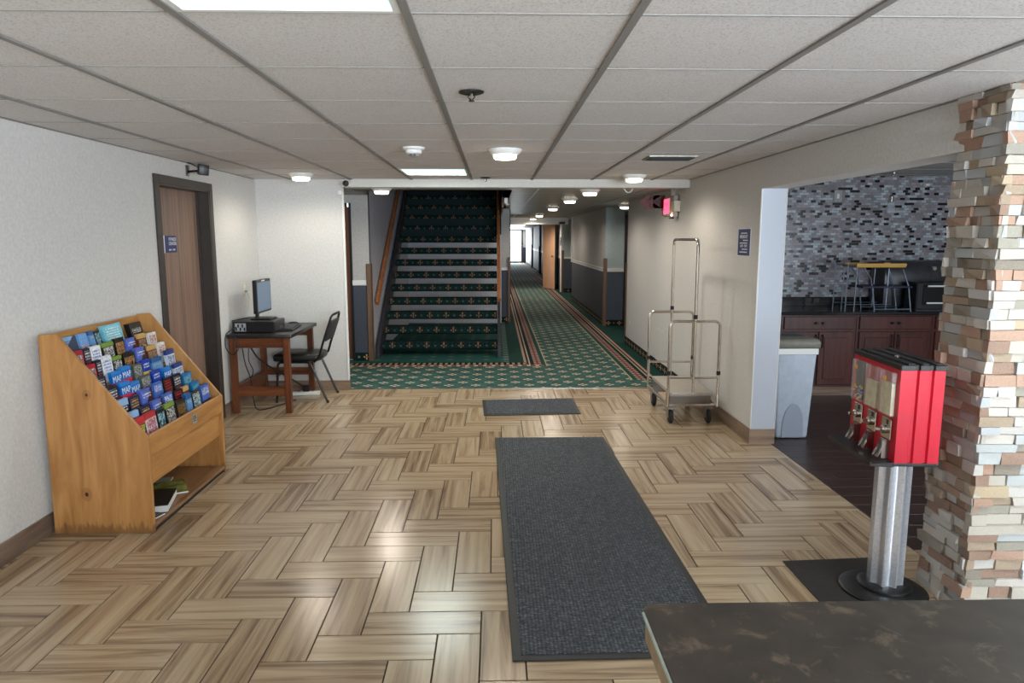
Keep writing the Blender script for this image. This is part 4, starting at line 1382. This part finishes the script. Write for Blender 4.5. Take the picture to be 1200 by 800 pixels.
# local: front faces -x, long side along y, z up
W2, D2 = 0.215, 0.09
zb, zt = 0.65, 1.06
MB().lathe([(0.185, 0.005), (0.185, 0.014), (0.175, 0.02), (0.10, 0.024)], 36, (0.0, -0.03, 0)).build('base_disc', 'black_plastic', vd)
MB().lathe([(0.115, 0.024), (0.115, 0.034), (0.10, 0.042), (0.06, 0.044)], 30, (0.01, -0.02, 0)).build('base_collar', 'black_plastic', vd)
fl = []
nf = 8
for i in range(nf * 2):
    a = 2 * PI * i / (nf * 2)
    r_ = 0.078 if i % 2 == 0 else 0.058
    fl.append((0.01 + r_ * math.cos(a + 0.2), -0.02 + r_ * math.sin(a + 0.2)))
MB().prism(fl, 2, 0.04, zb + 0.005).build('fluted_post', 'brushed_steel', vd, 0.004)
# body with two vertical channels on the end
end = [(-D2, -W2), (-0.036, -W2), (-0.030, -W2 + 0.010), (-0.020, -W2 + 0.010), (-0.014, -W2), (0.024, -W2), (0.030, -W2 + 0.010), (0.040, -W2 + 0.010), (0.046, -W2), (D2, -W2), (D2, W2), (-D2, W2)]
MB().prism(end, 2, zb + 0.012, zt).build('red_body', 'red_enamel', vd)
lid = [(-D2 - 0.004, -W2 - 0.006), (-0.034, -W2 - 0.006), (-0.032, -W2 + 0.004), (-0.018, -W2 + 0.004), (-0.016, -W2 - 0.006), (0.026, -W2 - 0.006), (0.028, -W2 + 0.004), (0.042, -W2 + 0.004), (0.044, -W2 - 0.006), (D2 + 0.004, -W2 - 0.006), (D2 + 0.004, W2 + 0.004), (-D2 - 0.004, W2 + 0.004)]
ld = MB().prism(lid, 2, zt, zt + 0.022).build('black_lid', 'black_plastic', vd, 0.002)
for rx in (-0.05, 0.005, 0.06):
    B(rx - 0.016, rx + 0.016, -W2 - 0.004, W2, zt + 0.022, zt + 0.030).build('lid_rib', 'black_plastic', ld, 0.003)
MB().lathe([(0.012, 0), (0.012, 0.006), (0.006, 0.012)], 12, (-0.018, -0.03, zt + 0.022)).build('lid_lock', 'chrome', vd)
B(-D2 - 0.004, D2 + 0.004, -W2 - 0.004, W2 + 0.004, zb, zb + 0.014).build('base_tray', 'black_plastic', vd, 0.003)
MB().prism([(-D2 - 0.10, zb + 0.008), (-D2 - 0.098, zb + 0.0), (-D2, zb - 0.004), (-D2, zb + 0.016)], 1, -W2 - 0.002, W2 + 0.002).build('catch_tray', 'black_plastic', vd, 0.002)
B(-D2 - 0.10, -D2 - 0.094, -W2 - 0.002, W2 + 0.002, zb, zb + 0.018).build('tray_lip', 'black_plastic', vd)
for i, yc in enumerate((-0.135, 0.0, 0.135)):
    # hopper window
    wz0, wz1 = zb + 0.205, zt - 0.018
    cm = ('candy_beige', 'candy_beige', 'candy_beige')[i]
    wn = B(-D2 - 0.022, -D2, yc - 0.053, yc + 0.053, wz0, wz1).build('hopper_window', 'clear_plastic', vd, 0.003)
    if i == 2:
        rc = random.Random(4)
        for kk in range(46):
            px, py, pz = -D2 - 0.011 + rc.uniform(-0.004, 0.004), yc + rc.uniform(-0.042, 0.042), wz0 + 0.008 + rc.random() ** 1.3 * 0.06
            MB().lathe([(0.0005, -0.006), (0.005, -0.004), (0.0065, 0), (0.005, 0.004), (0.0005, 0.006)], 6, (px, py, pz)).build('candy', ('candy_red', 'candy_yellow', 'candy_blue')[kk % 3], vd)
        B(-D2 - 0.003, -D2 - 0.001, yc - 0.047, yc + 0.047, wz0 + 0.006, wz1 - 0.006).build('hopper_back', 'black_plastic', vd)
    else:
        B(-D2 - 0.016, -D2 - 0.002, yc - 0.047, yc + 0.047, wz0 + 0.004, wz0 + (0.14, 0.12)[i]).build('candy_fill', cm, vd)
    if i != 1:
        MB().lathe([(0.011, -0.0008), (0.011, 0.0008)], 14, (-D2 - 0.023, yc + 0.005, wz1 - 0.03), 0).build('round_sticker', 'sticker_orange', vd)
    # coin mechanism
    cm_ = B(-D2 - 0.008, -D2, yc - 0.044, yc + 0.036, zb + 0.10, zb + 0.192).build('coin_plate', 'chrome', vd, 0.003)
    B(-D2 - 0.010, -D2 - 0.007, yc - 0.02, yc - 0.008, zb + 0.165, zb + 0.185).build('coin_slot', 'black_plastic', cm_, smooth=False)
    MB().lathe([(0.019, 0.0), (0.019, -0.014), (0.012, -0.02)], 16, (-D2 - 0.008, yc - 0.004, zb + 0.142), 0).build('dial', 'chrome', cm_)
    B(-D2 - 0.05, -D2 - 0.026, yc - 0.009, yc + 0.001, zb + 0.134, zb + 0.15).build('turn_handle', 'chrome', cm_, 0.004)
    # dispensing chute: sloped flap
    MB().prism([(-D2 - 0.046, zb + 0.022), (-D2 - 0.042, zb + 0.018), (-D2 - 0.002, zb + 0.094), (-D2 - 0.010, zb + 0.100)], 1, yc - 0.026, yc + 0.026).build('chute_flap', 'chrome', vd, 0.002)
    B(-D2 - 0.030, -D2, yc - 0.028, yc - 0.025, zb + 0.02, zb + 0.098).build('chute_cheek', 'pewter', vd)

# ================================================================== TRASH BIN
bn = thing('trash_bin', 'tall pale grey trash bin just inside the kitchen opening', 'bin', (2.385, 5.62, 0), 0.0)
bn_b = MB()
s0 = [(-0.115, -0.10), (0.115, -0.10), (0.115, 0.10), (-0.115, 0.10)]
bot = [(-0.13, -0.15), (0.13, -0.15), (0.13, 0.17), (-0.13, 0.17)]
top = [(-0.16, -0.18), (0.16, -0.18), (0.16, 0.20), (-0.16, 0.20)]
bn_b.v = [(p[0], p[1], 0.0) for p in bot] + [(p[0], p[1], 0.745) for p in top]
bn_b.f = [(3, 2, 1, 0), (4, 5, 6, 7)] + [(i, (i + 1) % 4, (i + 1) % 4 + 4, i + 4) for i in range(4)]
bn_b.build('bin_body', 'bin_plastic', bn, 0.022, True, 3)
# arched relief at the foot of the front
ar = [(-0.085, 0.01), (0.085, 0.01)] + [(0.085 * math.cos(a), 0.09 + 0.2 * math.sin(a)) for a in [PI * i / 10 for i in range(11)]]
o = MB().prism(ar, 1, -0.004, 0.004).build('foot_arch', 'bin_arch', bn)
o.location = (0, -0.152, 0)
o.rotation_euler = (math.atan2(0.03, 0.745), 0, 0)
lidp = [(0.172, 0.0), (0.176, 0.03), (0.165, 0.06), (0.12, 0.08)]
ldm = MB()
for (sc_, h_) in ((1.06, 0.735), (1.10, 0.75), (1.10, 0.79), (1.0, 0.815)):
    ldm.v += [(p[0] * sc_, p[1] * sc_, h_) for p in top]
for i in range(3):
    for k_ in range(4):
        ldm.f.append((i * 4 + k_, i * 4 + (k_ + 1) % 4, i * 4 + 4 + (k_ + 1) % 4, i * 4 + 4 + k_))
ldm.f += [(3, 2, 1, 0), (12, 13, 14, 15)]
lo = ldm.build('bin_lid', 'bin_lid', bn, 0.012, True, 2)
MB().prism([(-0.11, -0.05), (0.11, -0.05), (0.09, 0.1), (-0.09, 0.1)], 2, 0.812, 0.818).build('swing_flap', 'black_plastic', lo)
lm = MB()
for i in range(4):
    p, q = top[i], top[(i + 1) % 4]
lm.box(-0.163, 0.163, -0.186, -0.181, 0.69, 0.74)
lm.build('bag_fold', 'white_plastic', bn, 0.004)

# ================================================================== WALL SIGN AND FITTINGS ON THE RIGHT
ws = thing('wall_sign', 'tall narrow navy sign with white lettering beside the kitchen opening', 'sign', (XR, 5.67, 1.565))
B(-0.006, 0, -0.135, 0.135, -0.105, 0.105).build('sign_board', 'sign_navy', ws, 0.002)
B(-0.004, 0, -0.145, 0.145, -0.112, 0.112).build('sign_back', 'sign_white', ws, 0.002)
text_mesh('lettering', 'BREAKFAST', 0.04, 0.0004, 'sign_white', ws, (-0.0066, 0.0, 0.043), (PI / 2, 0, -PI / 2), 0.85)
text_mesh('lettering', '6AM - 9AM', 0.034, 0.0004, 'sign_white', ws, (-0.0066, 0.0, -0.030), (PI / 2, 0, -PI / 2), 0.95)
for zz, a, b2 in ((0.072, -0.07, 0.07), (0.016, -0.09, 0.02), (-0.006, -0.08, 0.09), (-0.055, -0.08, 0.04), (-0.078, -0.08, 0.09)):
    B(-0.0068, -0.006, a, b2, zz - 0.004, zz + 0.004).build('print_line', 'sign_white', ws, smooth=False)

ex = thing('exit_sign', 'glowing red EXIT sign with emergency lamps high on the lobby wall', 'exit sign', (XR, 8.06, 1.95))
B(-0.06, 0, -0.13, 0.15, -0.1, 0.1).build('housing', 'cream_plastic', ex, 0.006)
B(-0.063, -0.06, -0.11, 0.13, -0.08, 0.08).build('red_face', 'exit_red', ex, smooth=False)
text_mesh('lettering', 'EXIT', 0.11, 0.0004, 'sign_white', ex, (-0.0636, 0.01, 0.0), (PI / 2, 0, -PI / 2), 0.95)
em = thing('emergency_light', 'beige twin lamp emergency light next to the exit sign', 'emergency light', (XR, 7.80, 1.95))
B(-0.07, 0, -0.11, 0.09, -0.07, 0.05).build('housing', 'cream_plastic', em, 0.006)
B(-0.06, -0.01, -0.05, 0.05, 0.05, 0.11).build('lamp_head', 'horn_grey', em, 0.01)
B(-0.06, -0.01, -0.06, 0.05, -0.13, -0.07).build('lamp_head', 'horn_grey', em, 0.01)
MB().lathe([(0.012, 0), (0.012, -0.008)], 12, (-0.06, 0.02, -0.10), 0).build('indicator_lamp', 'indicator', em)
B(-0.08, -0.055, -0.07, 0.07, -0.145, -0.13).build('lower_bracket', 'black_plastic', em)
ra = thing('arrow_sign', 'dark red double chevron arrow sign sticking out beside the exit sign', 'sign', (XR, 8.42, 2.02))
for k_, x_ in enumerate((-0.30, -0.20)):
    MB().prism([(x_ + 0.085, -0.075), (x_ + 0.15, -0.075), (x_ + 0.065, 0.0), (x_ + 0.15, 0.075), (x_ + 0.085, 0.075), (x_, 0.0)], 1, -0.012, 0.012).build('chevron', 'sign_red', ra)
B(-0.14, 0, -0.012, 0.012, -0.075, 0.075).build('back_plate', 'sign_red', ra)
MB().prism([(-0.16, 0.0), (-0.09, -0.045), (-0.09, 0.045)], 1, -0.017, -0.013).build('black_wedge', 'black_plastic', ra)
hn = thing('alarm_horn', 'small round grey alarm horn under the red arrow sign', 'alarm', (XR, 8.30, 1.90))
MB().lathe([(0.055, 0.0), (0.055, -0.03), (0.03, -0.06), (0.045, -0.075)], 20, (0, 0, 0), 0).build('horn_body', 'horn_grey', hn)
hn2 = thing('smoke_alarm', 'pale rounded alarm fixed just under the lobby header beside the exit sign', 'alarm', (XR, 8.0, 2.09))
MB().lathe([(0.06, 0.0), (0.06, -0.025), (0.045, -0.04)], 20, (0, 0, 0), 0).build('alarm_body', 'horn_grey', hn2)
sw = thing('wall_switch_plate', 'small cream plate low on the lobby wall near the corridor', 'plate', (XR, 10.36, 0.36))
B(-0.006, 0, -0.04, 0.04, -0.06, 0.06).build('cover_plate', 'cream_plastic', sw, 0.002)
B(-0.008, -0.006, -0.015, 0.015, -0.03, 0.03).build('insert', 'white_plastic', sw)
ap = thing('access_panel', 'flush painted access panel low on the wall behind the luggage cart', 'panel', (XR, 8.45, 0.28))
B(-0.004, 0, -0.22, 0.22, -0.2, 0.22).build('panel_frame', 'wall', ap, 0.001)
B(-0.006, -0.004, -0.2, 0.2, -0.18, 0.2).build('panel_leaf', 'wall', ap, 0.001)
hk = thing('ceiling_hook', 'white curved cable loop under the header', 'hook', (1.42, 7.62, 2.14))
MB().tube([(-0.04, 0, 0.0), (-0.045, 0, -0.03), (-0.02, 0, -0.06), (0.015, 0, -0.062), (0.04, 0, -0.035), (0.042, 0, 0.0)], 0.007).build('loop', 'white_plastic', hk)

# ================================================================== CEILING FITTINGS


LAMP = 1.7


def downlight(x, y, z, label, power=6.0, group=None):
    t_ = thing('ceiling_light', label, 'ceiling light', (x, y, z), 0, group)
    MB().lathe([(0.115, 0.0), (0.112, -0.012), (0.09, -0.035), (0.078, -0.04)], 28).build('lamp_rim', 'white_trim', t_)
    MB().lathe([(0.078, -0.036), (0.077, -0.056), (0.066, -0.066), (0.02, -0.069)], 28).build('lens', 'lamp_warm', t_)
    d_ = bpy.data.lights.new('lamp_light', 'SPOT')
    d_.energy = power * LAMP
    d_.spot_size = math.radians(172)
    d_.spot_blend = 0.5
    d_.shadow_soft_size = 0.07
    d_.color = (1.0, 0.89, 0.76)
    l_ = bpy.data.objects.new('lamp_light', d_)
    COL.objects.link(l_)
    l_.location = (0, 0, -0.08)
    l_.parent = t_
    return t_


downlight(-1.78, 6.69, ZC, 'round ceiling lamp above the computer desk', 9)
downlight(0.07, 4.87, ZC, 'round ceiling lamp in the middle of the lobby ceiling', 16)
downlight(1.316, 6.79, ZC, 'round ceiling lamp above the luggage cart', 12)
downlight(-1.235, 7.90, ZH, 'round ceiling lamp in front of the stair', 17)
downlight(1.08, 8.15, ZH, 'first round lamp of the hallway ceiling, closest to the header', 15)
downlight(1.035, 9.90, ZH, 'second round lamp of the hallway ceiling after the header', 15)
downlight(1.02, 12.6, ZH, 'third round lamp of the hallway ceiling after the header', 15)
downlight(1.02, 16.4, ZH, 'fourth round lamp of the hallway ceiling after the header', 15)
downlight(1.02, 19.1, ZH, 'last round lamp of the hallway ceiling before the white beam', 34)
downlight(2.14, 11.75, 2.138, 'round lamp in the door alcove off the hallway', 7)
downlight(1.1, 21.3, ZH, 'added round lamp brightening the fire door beyond the white beam', 44)  # extra lamp added to brighten the peach door
downlight(1.1, 28.0, ZH, 'small round lamp beyond the fire door', 9)
downlight(1.1, 37.0, ZH, 'smallest round lamp near the glazed end door', 9)


def panel(x0, x1, y0, y1, label, power, lens='panel_light'):
    t_ = thing('ceiling_panel_light', label, 'ceiling light', ((x0 + x1) / 2, (y0 + y1) / 2, ZC))
    a, b2 = (x1 - x0) / 2 - 0.013, (y1 - y0) / 2 - 0.006
    w_ = MB().box(-a, a, -b2, -b2 + 0.02, -0.001, 0.02).box(-a, a, b2 - 0.02, b2, -0.001, 0.02).box(-a, -a + 0.02, -b2 + 0.02, b2 - 0.02, -0.001, 0.02).box(a - 0.02, a, -b2 + 0.02, b2 - 0.02, -0.001, 0.02)
    w_.build('panel_frame', 'white_trim', t_, smooth=False)
    B(-a + 0.02, a - 0.02, -b2 + 0.02, b2 - 0.02, 0.004, 0.008).build('diffuser', lens, t_, smooth=False)
    if not power:
        return
    d_ = bpy.data.lights.new('panel_glow', 'AREA')
    d_.shape = 'RECTANGLE'
    d_.size, d_.size_y = 2 * a - 0.05, 2 * b2 - 0.05
    d_.energy = power
    d_.color = (0.88, 1.0, 0.96)
    l_ = bpy.data.objects.new('panel_glow', d_)
    COL.objects.link(l_)
    l_.location = (0, 0, 0.002)
    l_.parent = t_


panel(GX[3], GX[4], 1.375, 1.985, 'largest looking square fluorescent ceiling panel, cut by the top edge of the picture', 0, 'panel_tint')
panel(GX[3], GX[4], 6.255, 6.865, 'square fluorescent ceiling panel just before the header', 12)
panel(GX[3], GX[4], -2.285, -1.675, 'added unseen square ceiling panel near the entrance glazing', 22)  # added out of view to make up light in the lobby
panel(2.213, 3.2, 1.375, 1.985, 'added unseen ceiling panel over the reception counter, lighting the pillar front', 18)  # added out of view to light the pillar front and counter

sd = thing('smoke_detector', 'white smoke detector on the lobby ceiling', 'detector', (-0.531, 4.78, ZC))
MB().lathe([(0.075, 0.0), (0.072, -0.012), (0.055, -0.02), (0.05, -0.04), (0.034, -0.046)], 26).build('detector_body', 'white_trim', sd)
MB().lathe([(0.034, -0.044), (0.034, -0.056), (0.022, -0.062)], 20).build('sensor_cage', 'grey_plastic', sd)
for sx_ in (-0.013, 0.010):
    B(sx_ - 0.008, sx_ + 0.008, -0.036, -0.033, -0.056, -0.047).build('sensor_slot', 'black_plastic', sd)


def sprinkler(x, y, z, label, s_=1.0):
    t_ = thing('sprinkler', label, 'sprinkler', (x, y, z))
    MB().lathe([(0.052 * s_, 0.0), (0.05 * s_, -0.005), (0.03 * s_, -0.011)], 24).build('escutcheon', 'black_metal', t_)
    MB().tube([(0, 0, -0.005), (0, 0, -0.03 * s_)], 0.007 * s_, 8).build('stem', 'chrome', t_)
    for q in (-1, 1):
        MB().tube([(0.004 * q, 0, -0.01), (0.014 * q * s_, 0, -0.02 * s_), (0.003 * q, 0, -0.034 * s_)], 0.0025 * s_, 6).build('frame_arm', 'black_metal', t_)
    MB().lathe([(0.012 * s_, -0.038 * s_), (0.012 * s_, -0.035 * s_), (0.003, -0.033 * s_)], 14).build('deflector', 'black_metal', t_)


sprinkler(-0.093, 2.99, ZC, 'pendent sprinkler head closest to the camera')
sprinkler(-0.09, 7.12, ZC, 'pendent sprinkler head next to the lobby header')
vn = thing('ceiling_vent', 'dark slotted air vent in the lobby ceiling', 'vent', (1.30, 5.36, ZC))
B(-0.18, 0.18, -0.13, 0.13, -0.006, 0.004).build('vent_frame', 'pewter', vn, 0.002)
B(-0.165, 0.165, -0.095, 0.095, -0.008, -0.006).build('vent_throat', 'vent_dark', vn, smooth=False)
for i in range(4):
    B(-0.165, 0.165, -0.085 + i * 0.05, -0.078 + i * 0.05, -0.014, -0.008).build('louvre', 'vent_dark', vn, smooth=False)
dc = thing('security_camera', 'white dome security camera on the header above the desk wall', 'camera', (-1.495, 7.345, 2.145))
MB().lathe([(0.042, 0.0), (0.042, -0.02), (0.036, -0.05)], 22, (0, 0, 0), 1).build('camera_base', 'white_plastic', dc)
MB().lathe([(0.03, -0.045), (0.03, -0.07), (0.022, -0.08), (0.004, -0.083)], 20, (0, 0, -0.004), 1).build('camera_lens', 'black_plastic', dc)

# ================================================================== STAIR
st = thing('staircase', 'carpeted open riser staircase with oak handrails', 'staircase', (0, 0, 0))
SX0, SX1 = -1.545, 0.03
RISE, RUN, SY = 0.18, 0.265, 9.60
for i in range(1, 17):
    z_ = RISE * i
    y_ = SY + RUN * (i - 1)
    sec = [(0.0, -0.03), (0.010, -0.006), (0.03, 0.0), (0.29, 0.0), (0.29, -0.08), (0.02, -0.098), (0.004, -0.085)]
    mb_ = MB().prism([(p[0], p[1]) for p in sec], 0, SX0, SX1)
    o = mb_.build('tread', 'stair_carpet', st, 0.0)
    # local origin on the tread's nose, pattern shifted step by step
    sh = (0.1175 if i % 2 else 0.0)
    for v in o.data.vertices:
        v.co.z += 0.045
        v.co.x += sh
    o.location = (-sh, y_, z_ - 0.045)
    if i >= 9:
        B(SX0, SX1, y_ + 0.25, y_ + 0.27, z_ - 0.01, z_ + 0.12).build('riser', 'riser_carpet', st, smooth=False)
sl = RISE / RUN
for x0, x1 in ((SX0 - 0.045, SX0 - 0.005), (SX1 + 0.005, SX1 + 0.045)):
    yA, yZ = SY - 0.20, SY + RUN * 15.5
    MB().prism([(yA, 0.0), (yA + 0.30, 0.0), (yZ, (yZ - yA - 0.30) * sl), (yZ, (yZ - yA) * sl + 0.16), (yA + 0.02, 0.18), (yA, 0.16)], 0, x0, x1).build('stringer', 'stair_metal', st)


def rail(x, yA, zA, n):
    MB().bar((x, yA, zA), (x, yA + n, zA + n * sl), 0.045, 0.075).build('handrail', 'rail_oak', st, 0.008, True, 2)


rail(-1.578, 9.46, 0.74, 3.4)
rail(0.055, 9.56, 0.76, 3.4)
for yy in (9.9, 11.2, 12.4):
    MB().tube([(-1.578, yy, 0.72 + (yy - 9.46) * sl), (-1.59, yy, 0.68 + (yy - 9.46) * sl), (-1.62, yy, 0.68 + (yy - 9.46) * sl)], 0.008).build('rail_bracket', 'stair_metal', st)
    MB().tube([(0.055, yy, 0.74 + (yy - 9.56) * sl), (0.055, yy, 0.05 + (yy - 9.40) * sl)], 0.010).build('baluster', 'stair_metal', st)

# hallway wall fittings
wl = thing('wall_light', 'white bar light on the corner beside the stair top', 'wall light', (0.16, 9.9, 2.09))
B(-0.03, 0.02, -0.12, 0.35, -0.03, 0.05).build('light_body', 'white_trim', wl, 0.008)
B(-0.01, 0.04, -0.10, 0.33, -0.045, -0.03).build('light_lens', 'white_plastic', wl, 0.004)
rs_ = thing('room_sign', 'tiny blue sign on the pale jamb beside the peach fire door', 'sign', (1.948, 21.1, 1.5))
B(-0.006, 0, -0.1, 0.1, -0.12, 0.12).build('sign_board', 'sign_navy', rs_)
B(-0.008, -0.006, -0.06, 0.06, 0.03, 0.06).build('print_line', 'sign_white', rs_, smooth=False)
cl = thing('door_closer', 'dark door closer under the beam by the fire door', 'door closer', (1.82, 19.38, 2.0))
B(-0.08, 0.08, -0.06, 0, -0.03, 0.03).build('closer_body', 'black_plastic', cl, 0.006)
MB().tube([(0.06, -0.06, 0.0), (0.0, -0.18, 0.0), (-0.06, -0.06, 0.02)], 0.008).build('closer_arm', 'black_metal', cl)

# ================================================================== KITCHEN
wt = thing('worktop', 'black polished stone worktop over the cherry cabinets', 'worktop', (0, 0, 0))
B(2.2, 5.2, 6.95, 7.6, 0.835, 0.868).build('slab', 'black_granite', wt, 0.004)
B(2.2, 5.2, 7.575, 7.6, 0.868, 0.965).build('upstand', 'black_granite', wt, 0.003)


def cabinet(x0, x1, label, ndoor=2):
    t_ = thing('base_cabinet', label, 'cabinet', ((x0 + x1) / 2, 7.02, 0), 0, 'cherry base cabinets under the black worktop')
    w_ = (x1 - x0) / 2
    B(-w_, w_, 0.0, 0.57, 0.09, 0.835).build('carcass', 'cherry', t_)
    B(-w_, w_, 0.0, 0.02, 0.0, 0.09).build('toe_kick', 'base_plank', t_)
    d_ = B(-w_ + 0.025, w_ - 0.025, -0.02, 0.0, 0.685, 0.815).build('drawer', 'cherry', t_, 0.004)
    for hx in (-0.035, 0.035):
        MB().lathe([(0.008, 0.0), (0.008, -0.015), (0.014, -0.02), (0.014, -0.03)], 10, (hx, -0.02, 0.75), 1).build('knob', 'black_metal', d_)
    dw = (2 * w_ - 0.05) / ndoor
    for k_ in range(ndoor):
        a = -w_ + 0.025 + k_ * dw + 0.003
        b2 = a + dw - 0.006
        d_ = B(a, b2, -0.02, 0.0, 0.115, 0.66).build('door', 'cherry', t_, 0.004)
        B(a + 0.055, b2 - 0.055, -0.026, -0.019, 0.175, 0.60).build('raised_panel', 'cherry', d_, 0.008)
        hx = (b2 - 0.03) if k_ == 0 else (a + 0.03)
        MB().tube([(hx, -0.02, 0.50), (hx, -0.045, 0.51), (hx, -0.045, 0.62), (hx, -0.02, 0.63)], 0.006).build('handle', 'black_metal', d_)


cabinet(2.2, 2.885, 'cherry cabinet hidden half behind the wall next to the trash bin')
cabinet(2.89, 3.655, 'cherry cabinet between the trash bin and the candy machine')
cabinet(3.66, 4.435, 'cherry cabinet directly behind the red candy machine')
cabinet(4.44, 5.195, 'cherry cabinet next to the stone pillar')

tr_ = thing('tray_stand', 'two tier steel wire stand with yellow and navy trays on the worktop', 'tray stand', (3.87, 7.11, 0.868))
for y_ in (-0.13, 0.13):
    for (xa, xb) in ((-0.36, -0.355), (-0.27, -0.262)):
        MB().tube([(xa, y_, 0.0), (xb, y_, 0.48)], 0.007).build('wire_post', 'wire_steel', tr_)
    MB().tube([(-0.355, y_, 0.47), (-0.2, y_, 0.45), (-0.12, y_, 0.33), (-0.08, y_, 0.15), (-0.06, y_, 0.0)], 0.008).build('curved_leg', 'wire_steel', tr_)
    MB().tube([(0.20, y_, 0.42), (0.27, y_, 0.25), (0.31, y_, 0.0)], 0.008).build('curved_leg', 'wire_steel', tr_)
    MB().tube([(-0.06, y_, 0.02), (0.31, y_, 0.02)], 0.010).build('foot_rail', 'wire_steel', tr_)
    MB().tube([(-0.36, y_, 0.07), (0.1, y_, 0.07)], 0.005).build('side_wire', 'wire_steel', tr_)
    MB().tube([(0.05, y_, 0.02), (0.06, y_, 0.42)], 0.005).build('wire_post', 'wire_steel', tr_)
ty = B(-0.28, 0.22, -0.15, 0.15, 0.44, 0.455).build('yellow_tray', 'tray_yellow', tr_, 0.004)
B(-0.28, 0.22, -0.155, -0.14, 0.455, 0.48).build('tray_rim', 'tray_yellow', ty)
B(-0.28, 0.22, 0.14, 0.155, 0.455, 0.48).build('tray_rim', 'tray_yellow', ty)
MB().lathe([(0.06, 0.455), (0.08, 0.485), (0.05, 0.492)], 16, (0.0, 0.02, 0)).build('tray_content', 'tray_red', ty)
B(-0.2, 0.30, -0.15, 0.15, 0.235, 0.255).build('navy_tray', 'tray_navy', tr_, 0.004)
tv = thing('roll_top_box', 'dark grey box with a rounded roll lid behind the black appliance', 'box', (4.42, 7.41, 0.868))
hood = [(-0.17, 0.0), (0.17, 0.0), (0.17, 0.34)] + [(0.17 * math.cos(a) * 1.0, 0.34 + 0.17 * math.sin(a)) for a in [PI * i / 10 for i in range(1, 10)]] + [(-0.17, 0.34)]
hood = [(p[0] * 0.85 + 0.02, p[1] * 0.97) for p in hood]
MB().prism(hood, 0, -0.36, 0.40).build('rounded_hood', 'hood_grey', tv, 0.02, True, 2)
MB().lathe([(0.02, 0), (0.02, -0.03)], 12, (0.12, -0.165, 0.42), 1).build('hood_knob', 'chrome', tv)
to = thing('toaster_oven', 'black countertop appliance with two pale handles beside the tray stand', 'appliance', (4.49, 7.09, 0.868))
B(-0.26, 0.30, -0.11, 0.11, 0.015, 0.29).build('oven_body', 'black_plastic', to, 0.01)
B(-0.20, 0.26, -0.118, -0.11, 0.07, 0.27).build('oven_door', 'black_granite', to, 0.004)
for zz in (0.255, 0.085):
    MB().tube([(-0.17, -0.135, zz), (0.24, -0.135, zz)], 0.009).build('handle_bar', 'white_plastic', to)
B(-0.27, 0.31, -0.13, 0.12, 0.0, 0.02).build('oven_foot', 'hood_grey', to, 0.004)
pd = thing('pendant_lamp', 'unlit clear glass pendant lamp hanging in the kitchen', 'lamp', (4.03, 7.22, 2.25))
MB().lathe([(0.04, 0.0), (0.04, -0.012), (0.01, -0.02)], 18).build('canopy', 'chrome', pd)
MB().tube([(0, 0, -0.01), (0, 0, -0.24)], 0.003, 6).build('pendant_cord', 'grey_plastic', pd)
MB().lathe([(0.012, -0.22), (0.024, -0.235), (0.026, -0.29)], 16).build('socket_cap', 'chrome', pd)
MB().lathe([(0.024, -0.28), (0.04, -0.32), (0.05, -0.40), (0.048, -0.402)], 20).build('glass_shade', 'pendant_glass', pd)
kp = thing('kitchen_switch_plate', 'grey switch plate on the mosaic wall', 'plate', (3.66, 7.596, 2.04))
B(-0.042, 0.042, -0.008, 0, -0.06, 0.06).build('cover_plate', 'grey_plastic', kp, 0.002)
B(-0.012, 0.012, -0.011, -0.008, -0.025, 0.025).build('switch', 'white_plastic', kp)
kp = thing('kitchen_outlet_plate', 'small white plate high on the mosaic wall near the pillar', 'plate', (4.62, 7.596, 2.16))
B(-0.05, 0.05, -0.008, 0, -0.02, 0.02).build('cover_plate', 'grey_plastic', kp, 0.002)
B(-0.02, 0.02, -0.010, -0.008, -0.01, 0.01).build('insert', 'white_plastic', kp)

# ================================================================== RECEPTION COUNTER
rc_ = thing('reception_counter', 'reception counter with dark brown veined laminate top', 'counter', (0, 0, 0))
xc0, yc1, zc_ = 0.212, 0.965, 1.07
cc = 0.022
out = [(xc0, -0.9), (2.0, -0.9), (2.0, yc1)] + [(xc0 + cc - cc * math.sin(a), yc1 - cc + cc * math.cos(a)) for a in [PI / 2 * i / 6 for i in range(7)]]
MB().prism(out, 2, zc_ - 0.006, zc_).build('counter_top', 'laminate', rc_, 0.002)
ins = [(p[0] + (0.003 if p[0] < 0.5 else 0), p[1] - (0.003 if p[1] > 0.5 else 0)) for p in out]
MB().prism(ins, 2, zc_ - 0.045, zc_ - 0.006).build('counter_edge', 'counter_edge', rc_)
MB().tube([(xc0 - 0.0005, y_, zc_ - 0.0035) for y_ in (-0.8, 0.0, yc1 - cc)], 0.0025, 6).build('edge_line', 'counter_lip', rc_)
B(xc0 + 0.06, 1.94, -0.84, yc1 - 0.08, 0.0, zc_ - 0.045).build('counter_body', 'reception_panel', rc_)
